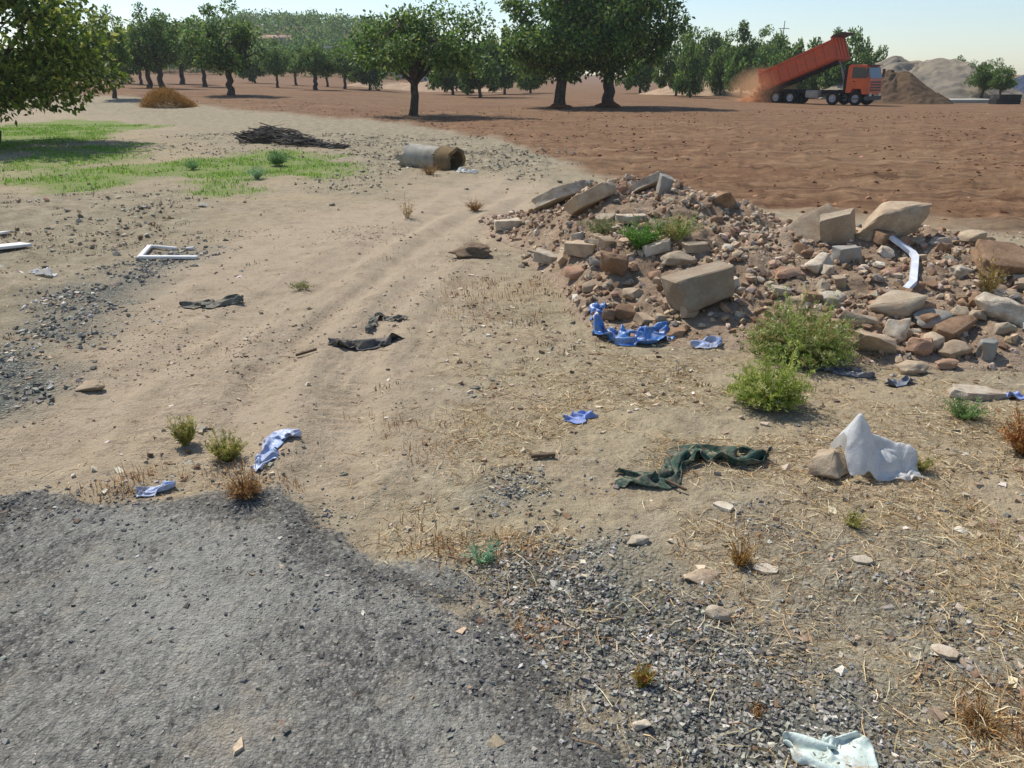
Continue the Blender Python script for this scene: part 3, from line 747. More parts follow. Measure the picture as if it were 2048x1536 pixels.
def rock_mat(name, c1, c2, c3, dirt=srgb(158, 134, 110)):
    g = G(name, 0.93, 0.15); v = g.obj()
    oi = g.rnd(); P = g.pos()
    n1, n2, n3 = g.noise(P, 7, 5, 0.65), g.noise(P, 45, 4, 0.7), g.noise(P, 160, 3, 0.6)
    c = g.mix(g.lin(n1, 0.32, 0.66), c1, c2)
    c = g.mix(g.lin(n2, 0.52, 0.74, 0, 0.6), c, c3)
    c = g.mix(g.lin(g.noise(P, 11, 5, 0.7), 0.46, 0.64, 0, 0.75), c, dirt)
    c = g.mix(g.lin(n3, 0.62, 0.76, 0, 0.5), c, tuple(q * 0.45 for q in c2))
    k = g.lin(oi, 0, 1, 0.80, 1.12)
    cc = g.t.nodes.new('ShaderNodeCombineColor')
    for i in range(3): g.set(cc.inputs[i], k)
    g.base(g.mix(1.0, c, cc.outputs[0], 'MULTIPLY'))
    g.bump(g.math('ADD', g.math('MULTIPLY', n2, 0.8), g.math('MULTIPLY', n3, 0.4)), 0.6, 0.012)
    return g.m
M_TAN = rock_mat('tan_limestone', srgb(192, 172, 144), srgb(168, 146, 120), srgb(210, 194, 170))
M_PALE = rock_mat('pale_limestone', srgb(206, 194, 172), srgb(178, 164, 142), srgb(226, 218, 202))
M_GREYR = rock_mat('grey_concrete', srgb(172, 158, 136), srgb(148, 132, 110), srgb(190, 176, 154))
M_BROWN = rock_mat('brown_stone', srgb(162, 132, 104), srgb(136, 108, 84), srgb(184, 156, 126), srgb(118, 92, 70))
M_PINK = rock_mat('rosy_stone', srgb(180, 142, 116), srgb(154, 118, 94), srgb(200, 172, 146))
M_BLUE = rock_mat('blue_grey_stone', srgb(160, 157, 148), srgb(136, 132, 124), srgb(182, 178, 168), srgb(158, 138, 114))
RM = dict(t=M_TAN, p=M_PALE, g=M_GREYR, b=M_BROWN, r=M_PINK, u=M_BLUE)

def copy_of(me, mat):
    m = me.copy(); m.materials.clear(); m.materials.append(mat); return m

def lay(name, u, v, w, h, mode, mat, label, rz=0, roll=0, pitch=0, dep=0.7, sink=0.25, seed=None, rough=0.075, cat='rock', group=None, lift=0.0):
    """stone whose foot stands at pixel (u, v), w x h pixels large in the photograph"""
    p = hit(u, v); D = depth(p)
    wm, hm = 1.08 * w * D / FPX, 1.06 * h * D / FPX
    dpt = wm * dep
    a = math.atan2(CAMZ - p.z, p.y)
    hz = max((hm - dpt * math.sin(a) * 0.75) / math.cos(a), 0.22 * wm if mode != 'slab' else 0.1 * wm)
    y = p.y + dpt * 0.42; x = p.x * y / p.y
    z = gzz(x, y)
    z = min(z, p.z + 0.04) + hz * (0.5 - sink) + lift
    me = rock_mesh(seed if seed is not None else int(u * 7 + v), mode, rough=rough)
    me.materials.append(mat)
    return link(name, me, loc=(x, y, z), rot=(R(pitch), R(roll), R(rz)), scale=(wm, dpt, hz), label=label, cat=cat, group=group, kind='thing')

def slab(name, ends, width, thick, mat, label, seed, tilt=0.0, cat='rock', rough=0.04, mode='slab', lift=(0.0, 0.0)):
    """long slab from pixel to pixel, each end resting on the heap (or lifted by so many metres)"""
    A = hit(*ends[0]); B = hit(*ends[1]); A.z += lift[0]; B.z += lift[1]
    d = B - A; L = d.length; xx = d.normalized(); yy = Vector((0, 0, 1)).cross(xx).normalized(); zz = xx.cross(yy)
    M = Matrix((xx, yy, zz)).transposed() @ Matrix.Rotation(R(tilt), 3, 'X')
    c = (A + B) / 2 + Vector((0, 0, 1)) * thick * 0.35
    me = rock_mesh(seed, mode, rough=rough); me.materials.append(mat)
    return link(name, me, loc=c, rot=M.to_euler(), scale=(L, width, thick), label=label, cat=cat, kind='thing')

def along(u, v, Y):
    """point on the sight line of pixel (u, v) at distance Y"""
    d = ray(u, v); t = Y / d[1]
    return Vector((d[0] * t, Y, CAMZ + d[2] * t))
def slab3(name, A, B, width, thick, mat, label, seed, tilt=0.0, rough=0.05):
    d = B - A; xx = d.normalized(); yy = Vector((0, 0, 1)).cross(xx).normalized(); zz = xx.cross(yy)
    me = rock_mesh(seed, 'slab', rough=rough); me.materials.append(mat)
    return link(name, me, loc=(A + B) / 2, rot=(Matrix((xx, yy, zz)).transposed() @ Matrix.Rotation(R(tilt), 3, 'X')).to_euler(), scale=(d.length, width, thick), label=label, cat='rock', kind='thing')
# the large pieces
def rest(u, v, lift=0.0):
    q = hit(u, v); return Vector((q.x, q.y, q.z + lift))
slab3('concrete_slab', along(1070, 416, 9.6), along(1186, 366, 9.3), 0.42, 0.15, M_PALE, 'long pale concrete slab lying flat along the end of the rubble heap', 501, -14, 0.07)
slab3('stone_slab', rest(1132, 440, 0.09), rest(1226, 396, 0.12), 0.32, 0.17, M_TAN, 'tan stone slab leaning on the heap beside the long pale slab', 502, -10, 0.06)
slab3('stone_slab', along(1256, 390, 8.7), along(1324, 350, 8.5), 0.26, 0.10, M_PALE, 'narrow pale slab pointing up over the crest of the heap', 503, -12, 0.06)
lay('concrete_chunk', 1328, 388, 28, 44, 'block', M_BLUE, 'small upright grey concrete chunk propping the narrow pale slab', roll=14, dep=0.8)
lay('rock', 1243, 388, 40, 34, 'boulder', M_PINK, 'rosy stone on the crest between the two leaning slabs')
lay('rock', 1015, 460, 52, 24, 'slab', M_PALE, 'flat pale stone at the tip of the rubble heap', rz=15, dep=0.6)
lay('rock', 1452, 418, 62, 44, 'boulder', M_BROWN, 'rounded brown boulder on the crest beyond the heap weeds', rz=30)
slab3('stone_slab', along(1580, 492, 7.0), along(1672, 428, 7.2), 0.32, 0.13, M_TAN, 'leaning tan slab casting shade beside the dark slab', 507, 35)
lay('stone_slab', 1672, 492, 62, 84, 'block', M_GREYR, 'upright dark grey slab with a straight edge on the heap crest', rz=-28, roll=-10, pitch=18, dep=0.42, seed=541, rough=0.06)
lay('boulder', 1776, 478, 148, 82, 'boulder', M_TAN, 'largest flat-topped tan boulder perched on the heap crest', rz=18, roll=-20, dep=0.62, sink=0.1, seed=556, cat='boulder')
lay('boulder', 1398, 632, 122, 84, 'block', M_GREYR, 'large squared grey-brown block tilted at the foot of the heap', rz=14, roll=-14, pitch=-8, dep=0.62, sink=0.08, seed=563, rough=0.07, cat='boulder', lift=0.03)
lay('rock', 1228, 560, 58, 48, 'boulder', M_BROWN, 'dark brown stone propped over a hollow in the heap face', rz=20, roll=10, sink=0.05)
lay('rock', 1162, 518, 66, 34, 'slab', M_TAN, 'wide low tan stone below the weeds on the heap', rz=-8)
lay('rock', 1190, 500, 44, 26, 'boulder', M_GREYR, 'small grey-brown stone resting on a wide low tan stone', roll=15)
lay('rock', 1098, 528, 60, 26, 'slab', M_PALE, 'thin pale flake lying on the shallow end of the heap', rz=-14, roll=12)
lay('rock', 1356, 532, 68, 38, 'round', M_GREYR, 'smooth oval grey-brown stone above the squared block', rz=-10)
lay('rock', 1314, 512, 56, 28, 'slab', M_PALE, 'flat whitish stone just under the heap weeds', roll=-14)
lay('rock', 1390, 506, 52, 24, 'slab', M_GREYR, 'flat grey stone behind the smooth oval stone', rz=12)
lay('rock', 1330, 470, 34, 26, 'round', M_BLUE, 'round blue-grey stone among the heap weeds')
lay('rock', 1262, 452, 60, 22, 'slab', M_PALE, 'flat pale stone half hidden by the heap weeds')
lay('rock', 1632, 548, 66, 46, 'boulder', M_PALE, 'angular whitish rock in front of the leaning tan slab', rz=25, roll=-10)
lay('concrete_chunk', 1692, 526, 56, 40, 'block', M_BLUE, 'square blue-grey concrete chunk below the upright dark slab', rz=20, dep=0.5, rough=0.06)
lay('rock', 1576, 560, 56, 32, 'boulder', M_PINK, 'rosy low stone beside the whitish angular rock')
lay('rock', 1660, 618, 62, 40, 'round', M_PALE, 'cream rounded stone close behind the taller green bush', rz=10)
lay('rock', 1598, 612, 50, 28, 'boulder', M_TAN, 'tan stone behind the top of the taller green bush')
lay('boulder', 1786, 636, 104, 62, 'boulder', M_GREYR, 'wide grey stone under the end of the bent white metal strip', rz=-12, roll=-6, seed=571, cat='boulder')
lay('rock', 1838, 632, 62, 46, 'boulder', M_PINK, 'rosy stone beside the wide grey stone under the metal strip', rz=40)
lay('boulder', 1994, 642, 98, 60, 'round', M_PALE, 'smooth oblong cream boulder sloping above a dark hollow', rz=-12, roll=24, dep=0.6, seed=577, cat='boulder')
lay('boulder', 1746, 716, 96, 62, 'boulder', M_TAN, 'tan boulder with one sloping side beside the taller bush', rz=20, roll=22, seed=581, cat='boulder')
lay('rock', 1790, 684, 60, 58, 'boulder', M_PALE, 'peaked whitish rock between tan boulder and wide grey stone', rz=50, seed=583)
lay('rock', 1716, 662, 74, 40, 'boulder', M_GREYR, 'grey-brown flat rock touching the back of the taller bush', roll=12)
lay('rock', 1856, 660, 76, 44, 'boulder', M_BLUE, 'blue-grey square rock in the middle of the big stone cluster', rz=10, seed=591)
slab('stone_slab', [(1872, 684), (1942, 652)], 0.13, 0.11, M_BROWN, 'reddish brown slanting slab behind the rounded stones', 592, 20)
lay('rock', 1906, 718, 68, 46, 'round', M_TAN, 'rounded tan stone with a pale upper edge below the reddish slab', roll=-8)
lay('rock', 1836, 716, 54, 48, 'round', M_PINK, 'round orange-tinted stone in the front of the stone cluster')
lay('rock', 1822, 750, 62, 38, 'round', M_TAN, 'foremost rounded tan stone at the foot of the cluster', rz=8)
lay('rock', 1968, 720, 54, 52, 'boulder', M_BLUE, 'peaked grey stone at the foot of the heap below the cream boulder', rz=30)
slab('stone_slab', [(1950, 540), (2062, 560)], 0.36, 0.14, M_BROWN, 'dark brown overhanging slab above the oblong cream boulder', 600, 24, lift=(0.05, 0.08))
lay('rock', 1890, 740, 40, 26, 'boulder', M_PINK, 'small rosy stone wedged below the rounded tan stone')
lay('rock', 1245, 640, 44, 36, 'boulder', M_BROWN, 'brown stone sitting on the back edge of the blue tarpaulin', rz=15)
lay('rock', 1350, 676, 42, 24, 'boulder', M_BROWN, 'brown stone at the end of the blue tarpaulin facing the bush')
lay('rock', 1195, 536, 40, 26, 'boulder', M_BLUE, 'small grey stone touching the dark brown propped stone')
lay('rock', 1150, 560, 50, 30, 'boulder', M_PINK, 'rosy low stone on the shallow slope of the heap')
lay('rock', 1935, 492, 60, 34, 'boulder', M_TAN, 'tan stone on the far crest beyond the largest boulder', rz=20)
lay('rock', 1880, 490, 40, 24, 'boulder', M_PALE, 'pale stone in the shade behind the largest boulder')
lay('rock', 1950, 800, 108, 34, 'slab', M_PALE, 'whitish flat slab lying before the heap beside a green weed', rz=-4, dep=0.5, roll=6, seed=611)
lay('rock', 1800, 500, 46, 26, 'boulder', M_PINK, 'rosy stone just before the largest boulder', rz=10)
lay('rock', 1920, 560, 44, 30, 'boulder', M_PALE, 'pale stone next to the bent white metal strip', rz=10)
# stones out on the open ground
lay('rock', 1652, 962, 92, 68, 'boulder', M_TAN, 'tan angular rock holding down the white sack', rz=12, roll=-8, dep=0.75, sink=0.12, seed=621)
lay('rock', 1436, 1244, 50, 42, 'round', M_PALE, 'cream oval stone on the gravel near the road edge', rz=-30, sink=0.3)
lay('rock', 1272, 1092, 48, 28, 'boulder', M_PALE, 'small white stone on straw below the dark green cloth', rz=20, sink=0.25)
lay('rock', 1402, 1168, 70, 34, 'boulder', M_TAN, 'low sandy lump half buried beside the gravel', sink=0.3)
lay('rock', 1530, 1150, 46, 20, 'slab', M_PALE, 'thin pale flake next to the orange dead weed', rz=-20)
lay('rock', 1445, 1024, 40, 18, 'slab', M_PALE, 'thin cream flake just below the dark green cloth', rz=-25)
lay('rock', 182, 786, 52, 28, 'boulder', M_TAN, 'pale tan stone beside the gravel patch at the track edge', rz=20)
lay('rock', 1722, 1128, 40, 18, 'slab', M_PALE, 'pale flat flake among straw below the white sack', rz=-10)
lay('rock', 1283, 1462, 36, 28, 'boulder', M_PALE, 'small white stone by the reddish weed on gravel', sink=0.3)
lay('rock', 1885, 1318, 48, 24, 'slab', M_PALE, 'long pale chip on straw near the brown dead tuft', rz=-35)

# the countable rest of the rubble: alike stones, laid where the heap carries them
rg = np.random.default_rng(41)
protos = [rock_mesh(700 + k, ('boulder', 'boulder', 'round', 'slab', 'boulder', 'block')[k % 6], cuts=1, rough=0.05) for k in range(12)]
ROCKSETS = [(M_TAN, 'fist-sized tan stone lying loose on the rubble heap', 'loose tan stones on the rubble heap', 70), (M_BROWN, 'fist-sized dull brown stone lying loose on the rubble heap', 'loose brown stones on the rubble heap', 75), (M_PALE, 'small whitish stone lying loose on the rubble heap', 'loose whitish stones on the rubble heap', 35), (M_GREYR, 'small grey stone lying loose on the rubble heap', 'loose grey stones on the rubble heap', 40), (M_PINK, 'small rosy stone lying loose on the rubble heap', 'loose rosy stones on the rubble heap', 40)]
PM = {}
X, Y, Zr = sample(1600, -0.3, 4.6, 4.5, 9.4, lambda x, y, z: sstep(0.03, 0.08, mound(x, y)) * (0.4 + 0.6 * sstep(6.8, 5.4, y - 0.3 * x)), rg)
ci = 0
for mat, lab, grp, cnt in ROCKSETS:
    for _ in range(cnt):
        if ci >= len(X): break
        k = int(rg.integers(0, 12))
        if (k, mat.name) not in PM: PM[(k, mat.name)] = copy_of(protos[k], mat)
        s = 0.05 + 0.10 * rg.uniform() ** 1.8
        sx, sy, sz = s * rg.uniform(0.9, 1.4), s * rg.uniform(0.8, 1.1), s * rg.uniform(0.55, 0.95)
        link('stone', PM[(k, mat.name)], loc=(X[ci], Y[ci], Zr[ci] + sz * 0.22), rot=(rg.normal(0, 0.25), rg.normal(0, 0.25), rg.uniform(0, 6.28)), scale=(sx, sy, sz), label=lab, cat='rock', group=grp)
        ci += 1

# ------------------------------------------------------------------ litter
def cloth_mat(name, c1, c2, rough=0.8, spec=0.2, trans=0.0, scale=14, dust=0.7):
    g = G(name, rough, spec); P = g.pos()
    n = g.noise(P, scale, 4, 0.6); f = g.noise(P, 90, 3, 0.6)
    c = g.mix(g.lin(n, 0.35, 0.65), c1, c2); c = g.mix(g.lin(f, 0.58, 0.78, 0, 0.5), c, tuple(q * 0.55 for q in c2))
    c = g.mix(g.lin(g.noise(P, 18, 5, 0.75), 0.46, 0.66, 0, dust), c, srgb(158, 138, 116))
    g.base(c); g.bump(g.noise(P, 60, 4, 0.6), 0.5, 0.006)
    if trans:
        tr = g.t.nodes.new('ShaderNodeBsdfTranslucent'); g.set(tr.inputs[0], c)
        mx = g.t.nodes.new('ShaderNodeMixShader'); mx.inputs[0].default_value = trans
        g.t.links.new(g.b.outputs[0], mx.inputs[1]); g.t.links.new(tr.outputs[0], mx.inputs[2]); g.t.links.new(mx.outputs[0], g.out.inputs['Surface'])
    return g.m

def crease(x, y, s):
    """crumpled-sheet relief with sharp folds, about 0..1"""
    a = 1 - np.abs(fbm(x, y, s, 2) * 2 - 1) * 1.6; b = 1 - np.abs(fbm(x * 2.3 + y, y * 2.1 - x * 0.5, s + 4, 2) * 2 - 1) * 1.6
    return np.clip(0.65 * a + 0.35 * b, 0, 1)

def relax(P, ru, rv, floor, iters=90, hold=0.5, stiff=0.7, g=0.0003, seed=0):
    """let a sheet of points settle: it keeps its cloth lengths (ru, rv), buckles into folds and comes to lie on the floor"""
    n, m = P.shape[:2]; XY0 = P[:, :, :2].copy(); rd = math.hypot(ru, rv); prev = P.copy()
    def pull(A, B, r, k=stiff, push=False):
        d = B - A; L = np.linalg.norm(d, axis=2, keepdims=True) + 1e-9; e = np.minimum(L - r, 0) if push else L - r; c = d * e / L * 0.5 * k
        A += c; B -= c
    for it in range(iters):
        v = (P - prev) * 0.90; prev = P.copy(); P = P + v; P[:, :, 2] -= g
        for _ in range(3):
            for o in (0, 1):
                e = (n - o) // 2 * 2; pull(P[o:o + e:2], P[o + 1:o + e:2], ru)
                e = (m - o) // 2 * 2; pull(P[:, o:o + e:2], P[:, o + 1:o + e:2], rv)
            for o in (0, 1):
                e = (n - o) // 2 * 2; pull(P[o:o + e:2, :-1], P[o + 1:o + e:2, 1:], rd, 0.25); pull(P[o:o + e:2, 1:], P[o + 1:o + e:2, :-1], rd, 0.25)
            for h, kk in ((2, 0.5), (4, 0.25)):          # the cloth resists sharp bends
                for o in range(h):
                    for q in (0, h):
                        A = P[o + q:n - h:2 * h]
                        if len(A): pull(A, P[o + q + h::2 * h][:len(A)], h * ru * 0.86, kk, True)
                        A = P[:, o + q:m - h:2 * h]
                        if A.shape[1]: pull(A, P[:, o + q + h::2 * h][:, :A.shape[1]], h * rv * 0.86, kk, True)
        P[:, :, :2] += (XY0 - P[:, :, :2]) * hold
        if it % 20 == 0 or it == iters - 1: fl = floor(P[:, :, 0].ravel(), P[:, :, 1].ravel()).reshape(n, m) + 0.004
        low = P[:, :, 2] < fl; P[:, :, 2] = np.where(low, fl, P[:, :, 2]); prev[:, :, :2] = np.where(low[:, :, None], P[:, :, :2] * 0.7 + prev[:, :, :2] * 0.3, prev[:, :, :2])
    for _ in range(2):
        P[1:-1, 1:-1] = P[1:-1, 1:-1] * 0.5 + 0.125 * (P[2:, 1:-1] + P[:-2, 1:-1] + P[1:-1, 2:] + P[1:-1, :-2])
    fl = floor(P[:, :, 0].ravel(), P[:, :, 1].ravel()).reshape(n, m) + 0.003; P[:, :, 2] = np.maximum(P[:, :, 2], fl)
    return P

def sheet_object(name, P, mat, label, cat, thick=0.003):
    n, m = P.shape[:2]; i = np.arange(n - 1)[:, None] * m; j = np.arange(m - 1)[None, :]
    F = np.stack([i + j, i + m + j, i + m + j + 1, i + j + 1], 2).reshape(-1, 4)
    o = link(name, mesh_np(name, P.reshape(-1, 3), F), mat, label=label, cat=cat)
    md = o.modifiers.new('finer', 'SUBSURF'); md.levels = md.render_levels = 1
    md = o.modifiers.new('thickness', 'SOLIDIFY'); md.thickness = thick; md.offset = 1
    return o

def ribbon(name, path, width, amp, mat, label, cat, seed, folds=3.0, n=64, m=24, thick=0.003, ragged=0.5, lift=0.0):
    """cloth or sheeting dropped along a line of photo pixels; widths in metres (one per path point), amp = how rumpled"""
    P = np.array([hit(u, v)[:] for u, v in path]); wd = np.array(width if np.ndim(width) else [width] * len(P), float)
    L = np.concatenate([[0], np.cumsum(np.linalg.norm(np.diff(P[:, :2], axis=0), axis=1))])
    n = int(np.clip(round(L[-1] / (wd.mean() / m) * 0.8), 20, 80)); t = np.linspace(0, L[-1], n)
    cx = np.interp(t, L, P[:, 0]); cy = np.interp(t, L, P[:, 1]); w = np.interp(t, L, wd)
    k = np.array([0.25, 0.5, 0.25])
    for _ in range(3): cx[1:-1] = np.convolve(cx, k, 'valid'); cy[1:-1] = np.convolve(cy, k, 'valid')
    tx, ty = np.gradient(cx), np.gradient(cy); q = np.hypot(tx, ty) + 1e-9; nx, ny = -ty / q, tx / q
    s = np.linspace(-0.5, 0.5, m); T, SS = np.meshgrid(t, s, indexing='ij'); W_ = w.mean()
    edge = 1 + (fbm(T / W_ * 1.5 + np.where(SS > 0, 40.0, -40.0), SS * 0, seed, 3) - 0.5) * 1.6 * ragged
    la = SS * edge + (fbm(T / W_ * 1.4, SS * 1.5 + 3, seed + 1, 3) - 0.5) * 0.7; lo = (fbm(T / W_ * 1.3 + 9, SS * 2.2, seed + 7, 3) - 0.5) * 0.9 * W_
    X = cx[:, None] + nx[:, None] * la * w[:, None] + (tx / q)[:, None] * lo; Y = cy[:, None] + ny[:, None] * la * w[:, None] + (ty / q)[:, None] * lo
    Z = top(X.ravel(), Y.ravel()).reshape(X.shape) + 0.006 + amp * 2.2 * fbm(T / W_ * 1.2, SS * folds * 1.1, seed + 3, 2)
    Q = relax(np.stack([X, Y, Z], 2), L[-1] / (n - 1) * (1.12 + amp * 3), W_ / (m - 1) * (1.35 + amp * 6), top, 80, seed=seed)
    return sheet_object(name, Q, mat, label, cat, thick)

M_GREENC = cloth_mat('dark_green_cloth', srgb(62, 88, 74), srgb(34, 56, 48), 0.85)
M_DARKC = cloth_mat('dark_grey_cloth', srgb(104, 102, 98), srgb(72, 72, 72), 0.85)
M_OLIVEC = cloth_mat('grey_green_cloth', srgb(116, 114, 102), srgb(82, 84, 76), 0.85)
M_BLUET = cloth_mat('blue_tarpaulin', srgb(92, 146, 202), srgb(44, 92, 160), 0.35, 0.5)
M_LBLUE = cloth_mat('pale_blue_plastic', srgb(194, 204, 228), srgb(150, 172, 210), 0.4, 0.4, 0.15)
M_VBLUE = cloth_mat('light_blue_plastic', srgb(156, 176, 224), srgb(116, 142, 206), 0.4, 0.4, 0.15)
M_SLATE = cloth_mat('slate_plastic_sheet', srgb(112, 122, 136), srgb(74, 84, 100), 0.4, 0.45)
M_WHITEP = cloth_mat('white_plastic', srgb(242, 241, 238), srgb(230, 230, 228), 0.5, 0.35, 0.5, dust=0.15)
M_MINT = cloth_mat('dirty_white_plastic', srgb(220, 230, 220), srgb(188, 204, 192), 0.5, 0.35, 0.1)
M_WHITEM = simple('white_painted_metal', srgb(226, 228, 232), srgb(190, 194, 202), 14, 0.45, 0.45)
M_WHITEW = simple('white_painted_board', srgb(232, 230, 226), srgb(204, 200, 194), 10, 0.6, 0.3)
M_WOOD = simple('weathered_wood', srgb(110, 92, 74), srgb(78, 64, 52), 18, 0.9)

ribbon('cloth', [(1242, 960), (1290, 962), (1340, 960), (1352, 930), (1380, 915), (1430, 915), (1470, 928), (1500, 925), (1525, 912)], [0.15, 0.13, 0.14, 0.12, 0.16, 0.14, 0.11, 0.15, 0.12], 0.033, M_GREENC, 'twisted dark green cloth lying in an s-bend on the dirt', 'cloth', 901, folds=2.2)
ribbon('cloth', [(658, 690), (700, 695), (740, 696), (770, 688), (796, 680)], [0.11, 0.11, 0.12, 0.16, 0.15], 0.048, M_DARKC, 'rolled dark grey rag on the sandy track', 'cloth', 902, folds=2.0)
ribbon('strap', [(738, 668), (745, 645), (758, 634), (780, 640), (810, 640)], [0.05, 0.06, 0.05, 0.06, 0.05], 0.025, M_OLIVEC, 'thin curled grey strap behind the rolled dark rag', 'strap', 903, folds=1.2, m=10)
ribbon('cloth', [(372, 616), (400, 610), (430, 612), (455, 608), (486, 604)], [0.14, 0.20, 0.16, 0.09, 0.03], 0.040, M_OLIVEC, 'crumpled grey-green rag with a trailing end on the track', 'cloth', 904)
ribbon('plastic_sheet', [(515, 940), (530, 920), (542, 900), (550, 880), (570, 872), (602, 872)], [0.06, 0.09, 0.06, 0.12, 0.14, 0.07], 0.048, M_LBLUE, 'pale blue plastic sheet twisted beside the small yellow-green weeds', 'plastic sheet', 905)
ribbon('plastic_sheet', [(276, 990), (300, 986), (322, 980), (346, 974)], [0.05, 0.08, 0.07, 0.04], 0.040, M_LBLUE, 'small crumpled blue plastic at the edge of the road', 'plastic sheet', 906, n=40, m=16)
ribbon('plastic_sheet', [(1128, 842), (1150, 840), (1165, 836), (1188, 832)], [0.07, 0.11, 0.08, 0.03], 0.040, M_VBLUE, 'small bright blue plastic scrap alone on bare dirt', 'plastic sheet', 907, n=40, m=16)
ribbon('tarpaulin', [(1188, 660), (1215, 672), (1250, 684), (1285, 680), (1310, 672), (1336, 664)], [0.10, 0.16, 0.17, 0.20, 0.20, 0.12], 0.085, M_BLUET, 'crumpled bright blue tarpaulin half buried at the heap foot', 'tarpaulin', 908, folds=2.5)
ribbon('tarpaulin', [(1190, 640), (1196, 625), (1204, 612)], [0.08, 0.10, 0.08], 0.073, M_BLUET, 'small blue tarpaulin scrap poking out beside a brown stone', 'tarpaulin', 909, n=30, m=14)
ribbon('plastic_sheet', [(1385, 692), (1410, 692), (1440, 690)], [0.05, 0.10, 0.08], 0.033, M_LBLUE, 'white and lilac plastic scrap between tarpaulin and green bush', 'plastic sheet', 910, n=36, m=14)
ribbon('plastic_sheet', [(1618, 735), (1660, 742), (1700, 748), (1745, 756)], [0.10, 0.12, 0.10, 0.06], 0.025, M_SLATE, 'slate blue plastic sheet lying below the taller bush', 'plastic sheet', 911)
ribbon('plastic_sheet', [(1776, 772), (1800, 770), (1822, 764)], [0.05, 0.09, 0.05], 0.048, M_SLATE, 'folded grey-blue plastic before the foremost rounded stone', 'plastic sheet', 912, n=36, m=14)
ribbon('plastic_sheet', [(2010, 798), (2024, 796), (2040, 794)], [0.05, 0.08, 0.05], 0.040, M_VBLUE, 'tiny blue and white plastic scrap beside the rusty dead shrub', 'plastic sheet', 913, n=30, m=12)
ribbon('plastic_sheet', [(1578, 1492), (1610, 1505), (1650, 1520), (1685, 1505), (1715, 1490)], [0.05, 0.11, 0.15, 0.13, 0.06], 0.025, M_MINT, 'torn dirty white plastic sheet on gravel near the road', 'plastic sheet', 914, folds=1.5)
ribbon('plastic_sheet', [(72, 544), (90, 550), (106, 554)], [0.10, 0.12, 0.06], 0.025, M_WHITEP, 'white paper-like scrap beside the gravel patch', 'plastic sheet', 915, n=30, m=12)
ribbon('plastic_sheet', [(918, 344), (936, 346), (955, 346)], [0.12, 0.14, 0.1], 0.025, M_WHITEP, 'small white plastic scrap lying before the concrete pipe', 'plastic sheet', 916, n=30, m=12)
ribbon('plastic_sheet', [(398, 412), (412, 414)], [0.10, 0.08], 0.025, M_WHITEP, 'tiny white scrap just beyond the green grass patch', 'plastic sheet', 917, n=24, m=10)

def bar(bm, A, B, w, h):
    """rectangular bar between two points, slightly bevelled"""
    A, B = Vector(A), Vector(B); d = B - A; xx = d.normalized(); yy = Vector((0, 0, 1)).cross(xx)
    yy = yy.normalized() if yy.length > 1e-5 else Vector((0, 1, 0)); zz = xx.cross(yy)
    M = Matrix((xx * d.length, yy * w, zz * h)).transposed().to_4x4(); M.translation = (A + B) / 2
    r = bmesh.ops.create_cube(bm, size=1.0, matrix=M)
    return r['verts']

def up(p, h): return Vector((p.x, p.y, p.z + h))

# white window frame on the ground: four lengths of a square profile, one of them broken short
root = link('window_frame', None, loc=hit(330, 515), label='broken white window frame lying flat beside the sandy track', cat='window frame', kind='thing')
c = [hit(278, 518), hit(396, 518), hit(388, 500), hit(300, 496)]
for k, (a, b, f) in enumerate(((0, 1, 1), (3, 2, 0.62), (3, 0, 1), (2, 3, 0.18))):
    bm = bmesh.new(); bar(bm, up(c[a], 0.02), up(c[a].lerp(c[b], f), 0.008 if k != 0 else 0.016), (0.055, 0.03, 0.05, 0.03)[k], 0.03); bmesh.ops.bevel(bm, geom=bm.edges[:], offset=0.006, segments=1, affect='EDGES')
    o = link('frame_bar', bm_mesh('frame_bar', bm), M_WHITEW, parent=root); o.matrix_parent_inverse = Matrix.Translation(-root.location)
def plank(name, pa, pb, w, h, mat, label, cat, bend=0.0, lift=0.02):
    A, B = up(hit(*pa), lift), up(hit(*pb), lift); bm = bmesh.new()
    n = 6; pts = [A.lerp(B, k / n) + Vector((0, 0, bend * math.sin(k / n * math.pi))) for k in range(n + 1)]
    xx = (B - A).normalized(); yy = Vector((0, 0, 1)).cross(xx).normalized()
    rings = []
    for k, p in enumerate(pts):
        ww = w * (0.75 + 0.25 * math.sin(min(k / n * 2.4 + 0.5, 1.57)))
        rings.append([bm.verts.new(p + yy * sx * ww / 2 + Vector((0, 0, sz * h / 2))) for sx, sz in ((-1, -1), (1, -1), (1, 1), (-1, 1))])
    for r1, r2 in zip(rings, rings[1:]):
        for q in range(4): bm.faces.new((r1[q], r1[(q + 1) % 4], r2[(q + 1) % 4], r2[q]))
    bm.faces.new(rings[0]); bm.faces.new(rings[-1][::-1]); bmesh.ops.recalc_face_normals(bm, faces=bm.faces[:])
    bmesh.ops.bevel(bm, geom=[e for e in bm.edges if e.calc_face_angle(0) > 1], offset=h * 0.15, segments=1, affect='EDGES')
    return link(name, bm_mesh(name, bm), mat, label=label, cat=cat)
plank('board', (-20, 502), (54, 494), 0.20, 0.03, M_WHITEW, 'white board lying beyond the gravel patch away from the track', 'board', lift=0.03)
plank('board', (-10, 470), (14, 468), 0.10, 0.02, M_WHITEW, 'short white strip just behind the white board', 'board')
plank('stick', (592, 716), (634, 704), 0.022, 0.015, M_WOOD, 'short dark stick on the track before the rolled rag', 'stick')
plank('stick', (1062, 920), (1110, 916), 0.022, 0.016, M_WOOD, 'thin dark stick on the dirt beside the green cloth', 'stick')
plank('stick', (1330, 968), (1372, 988), 0.012, 0.012, M_WOOD, 'thin reddish stick below the end of the green cloth', 'stick')
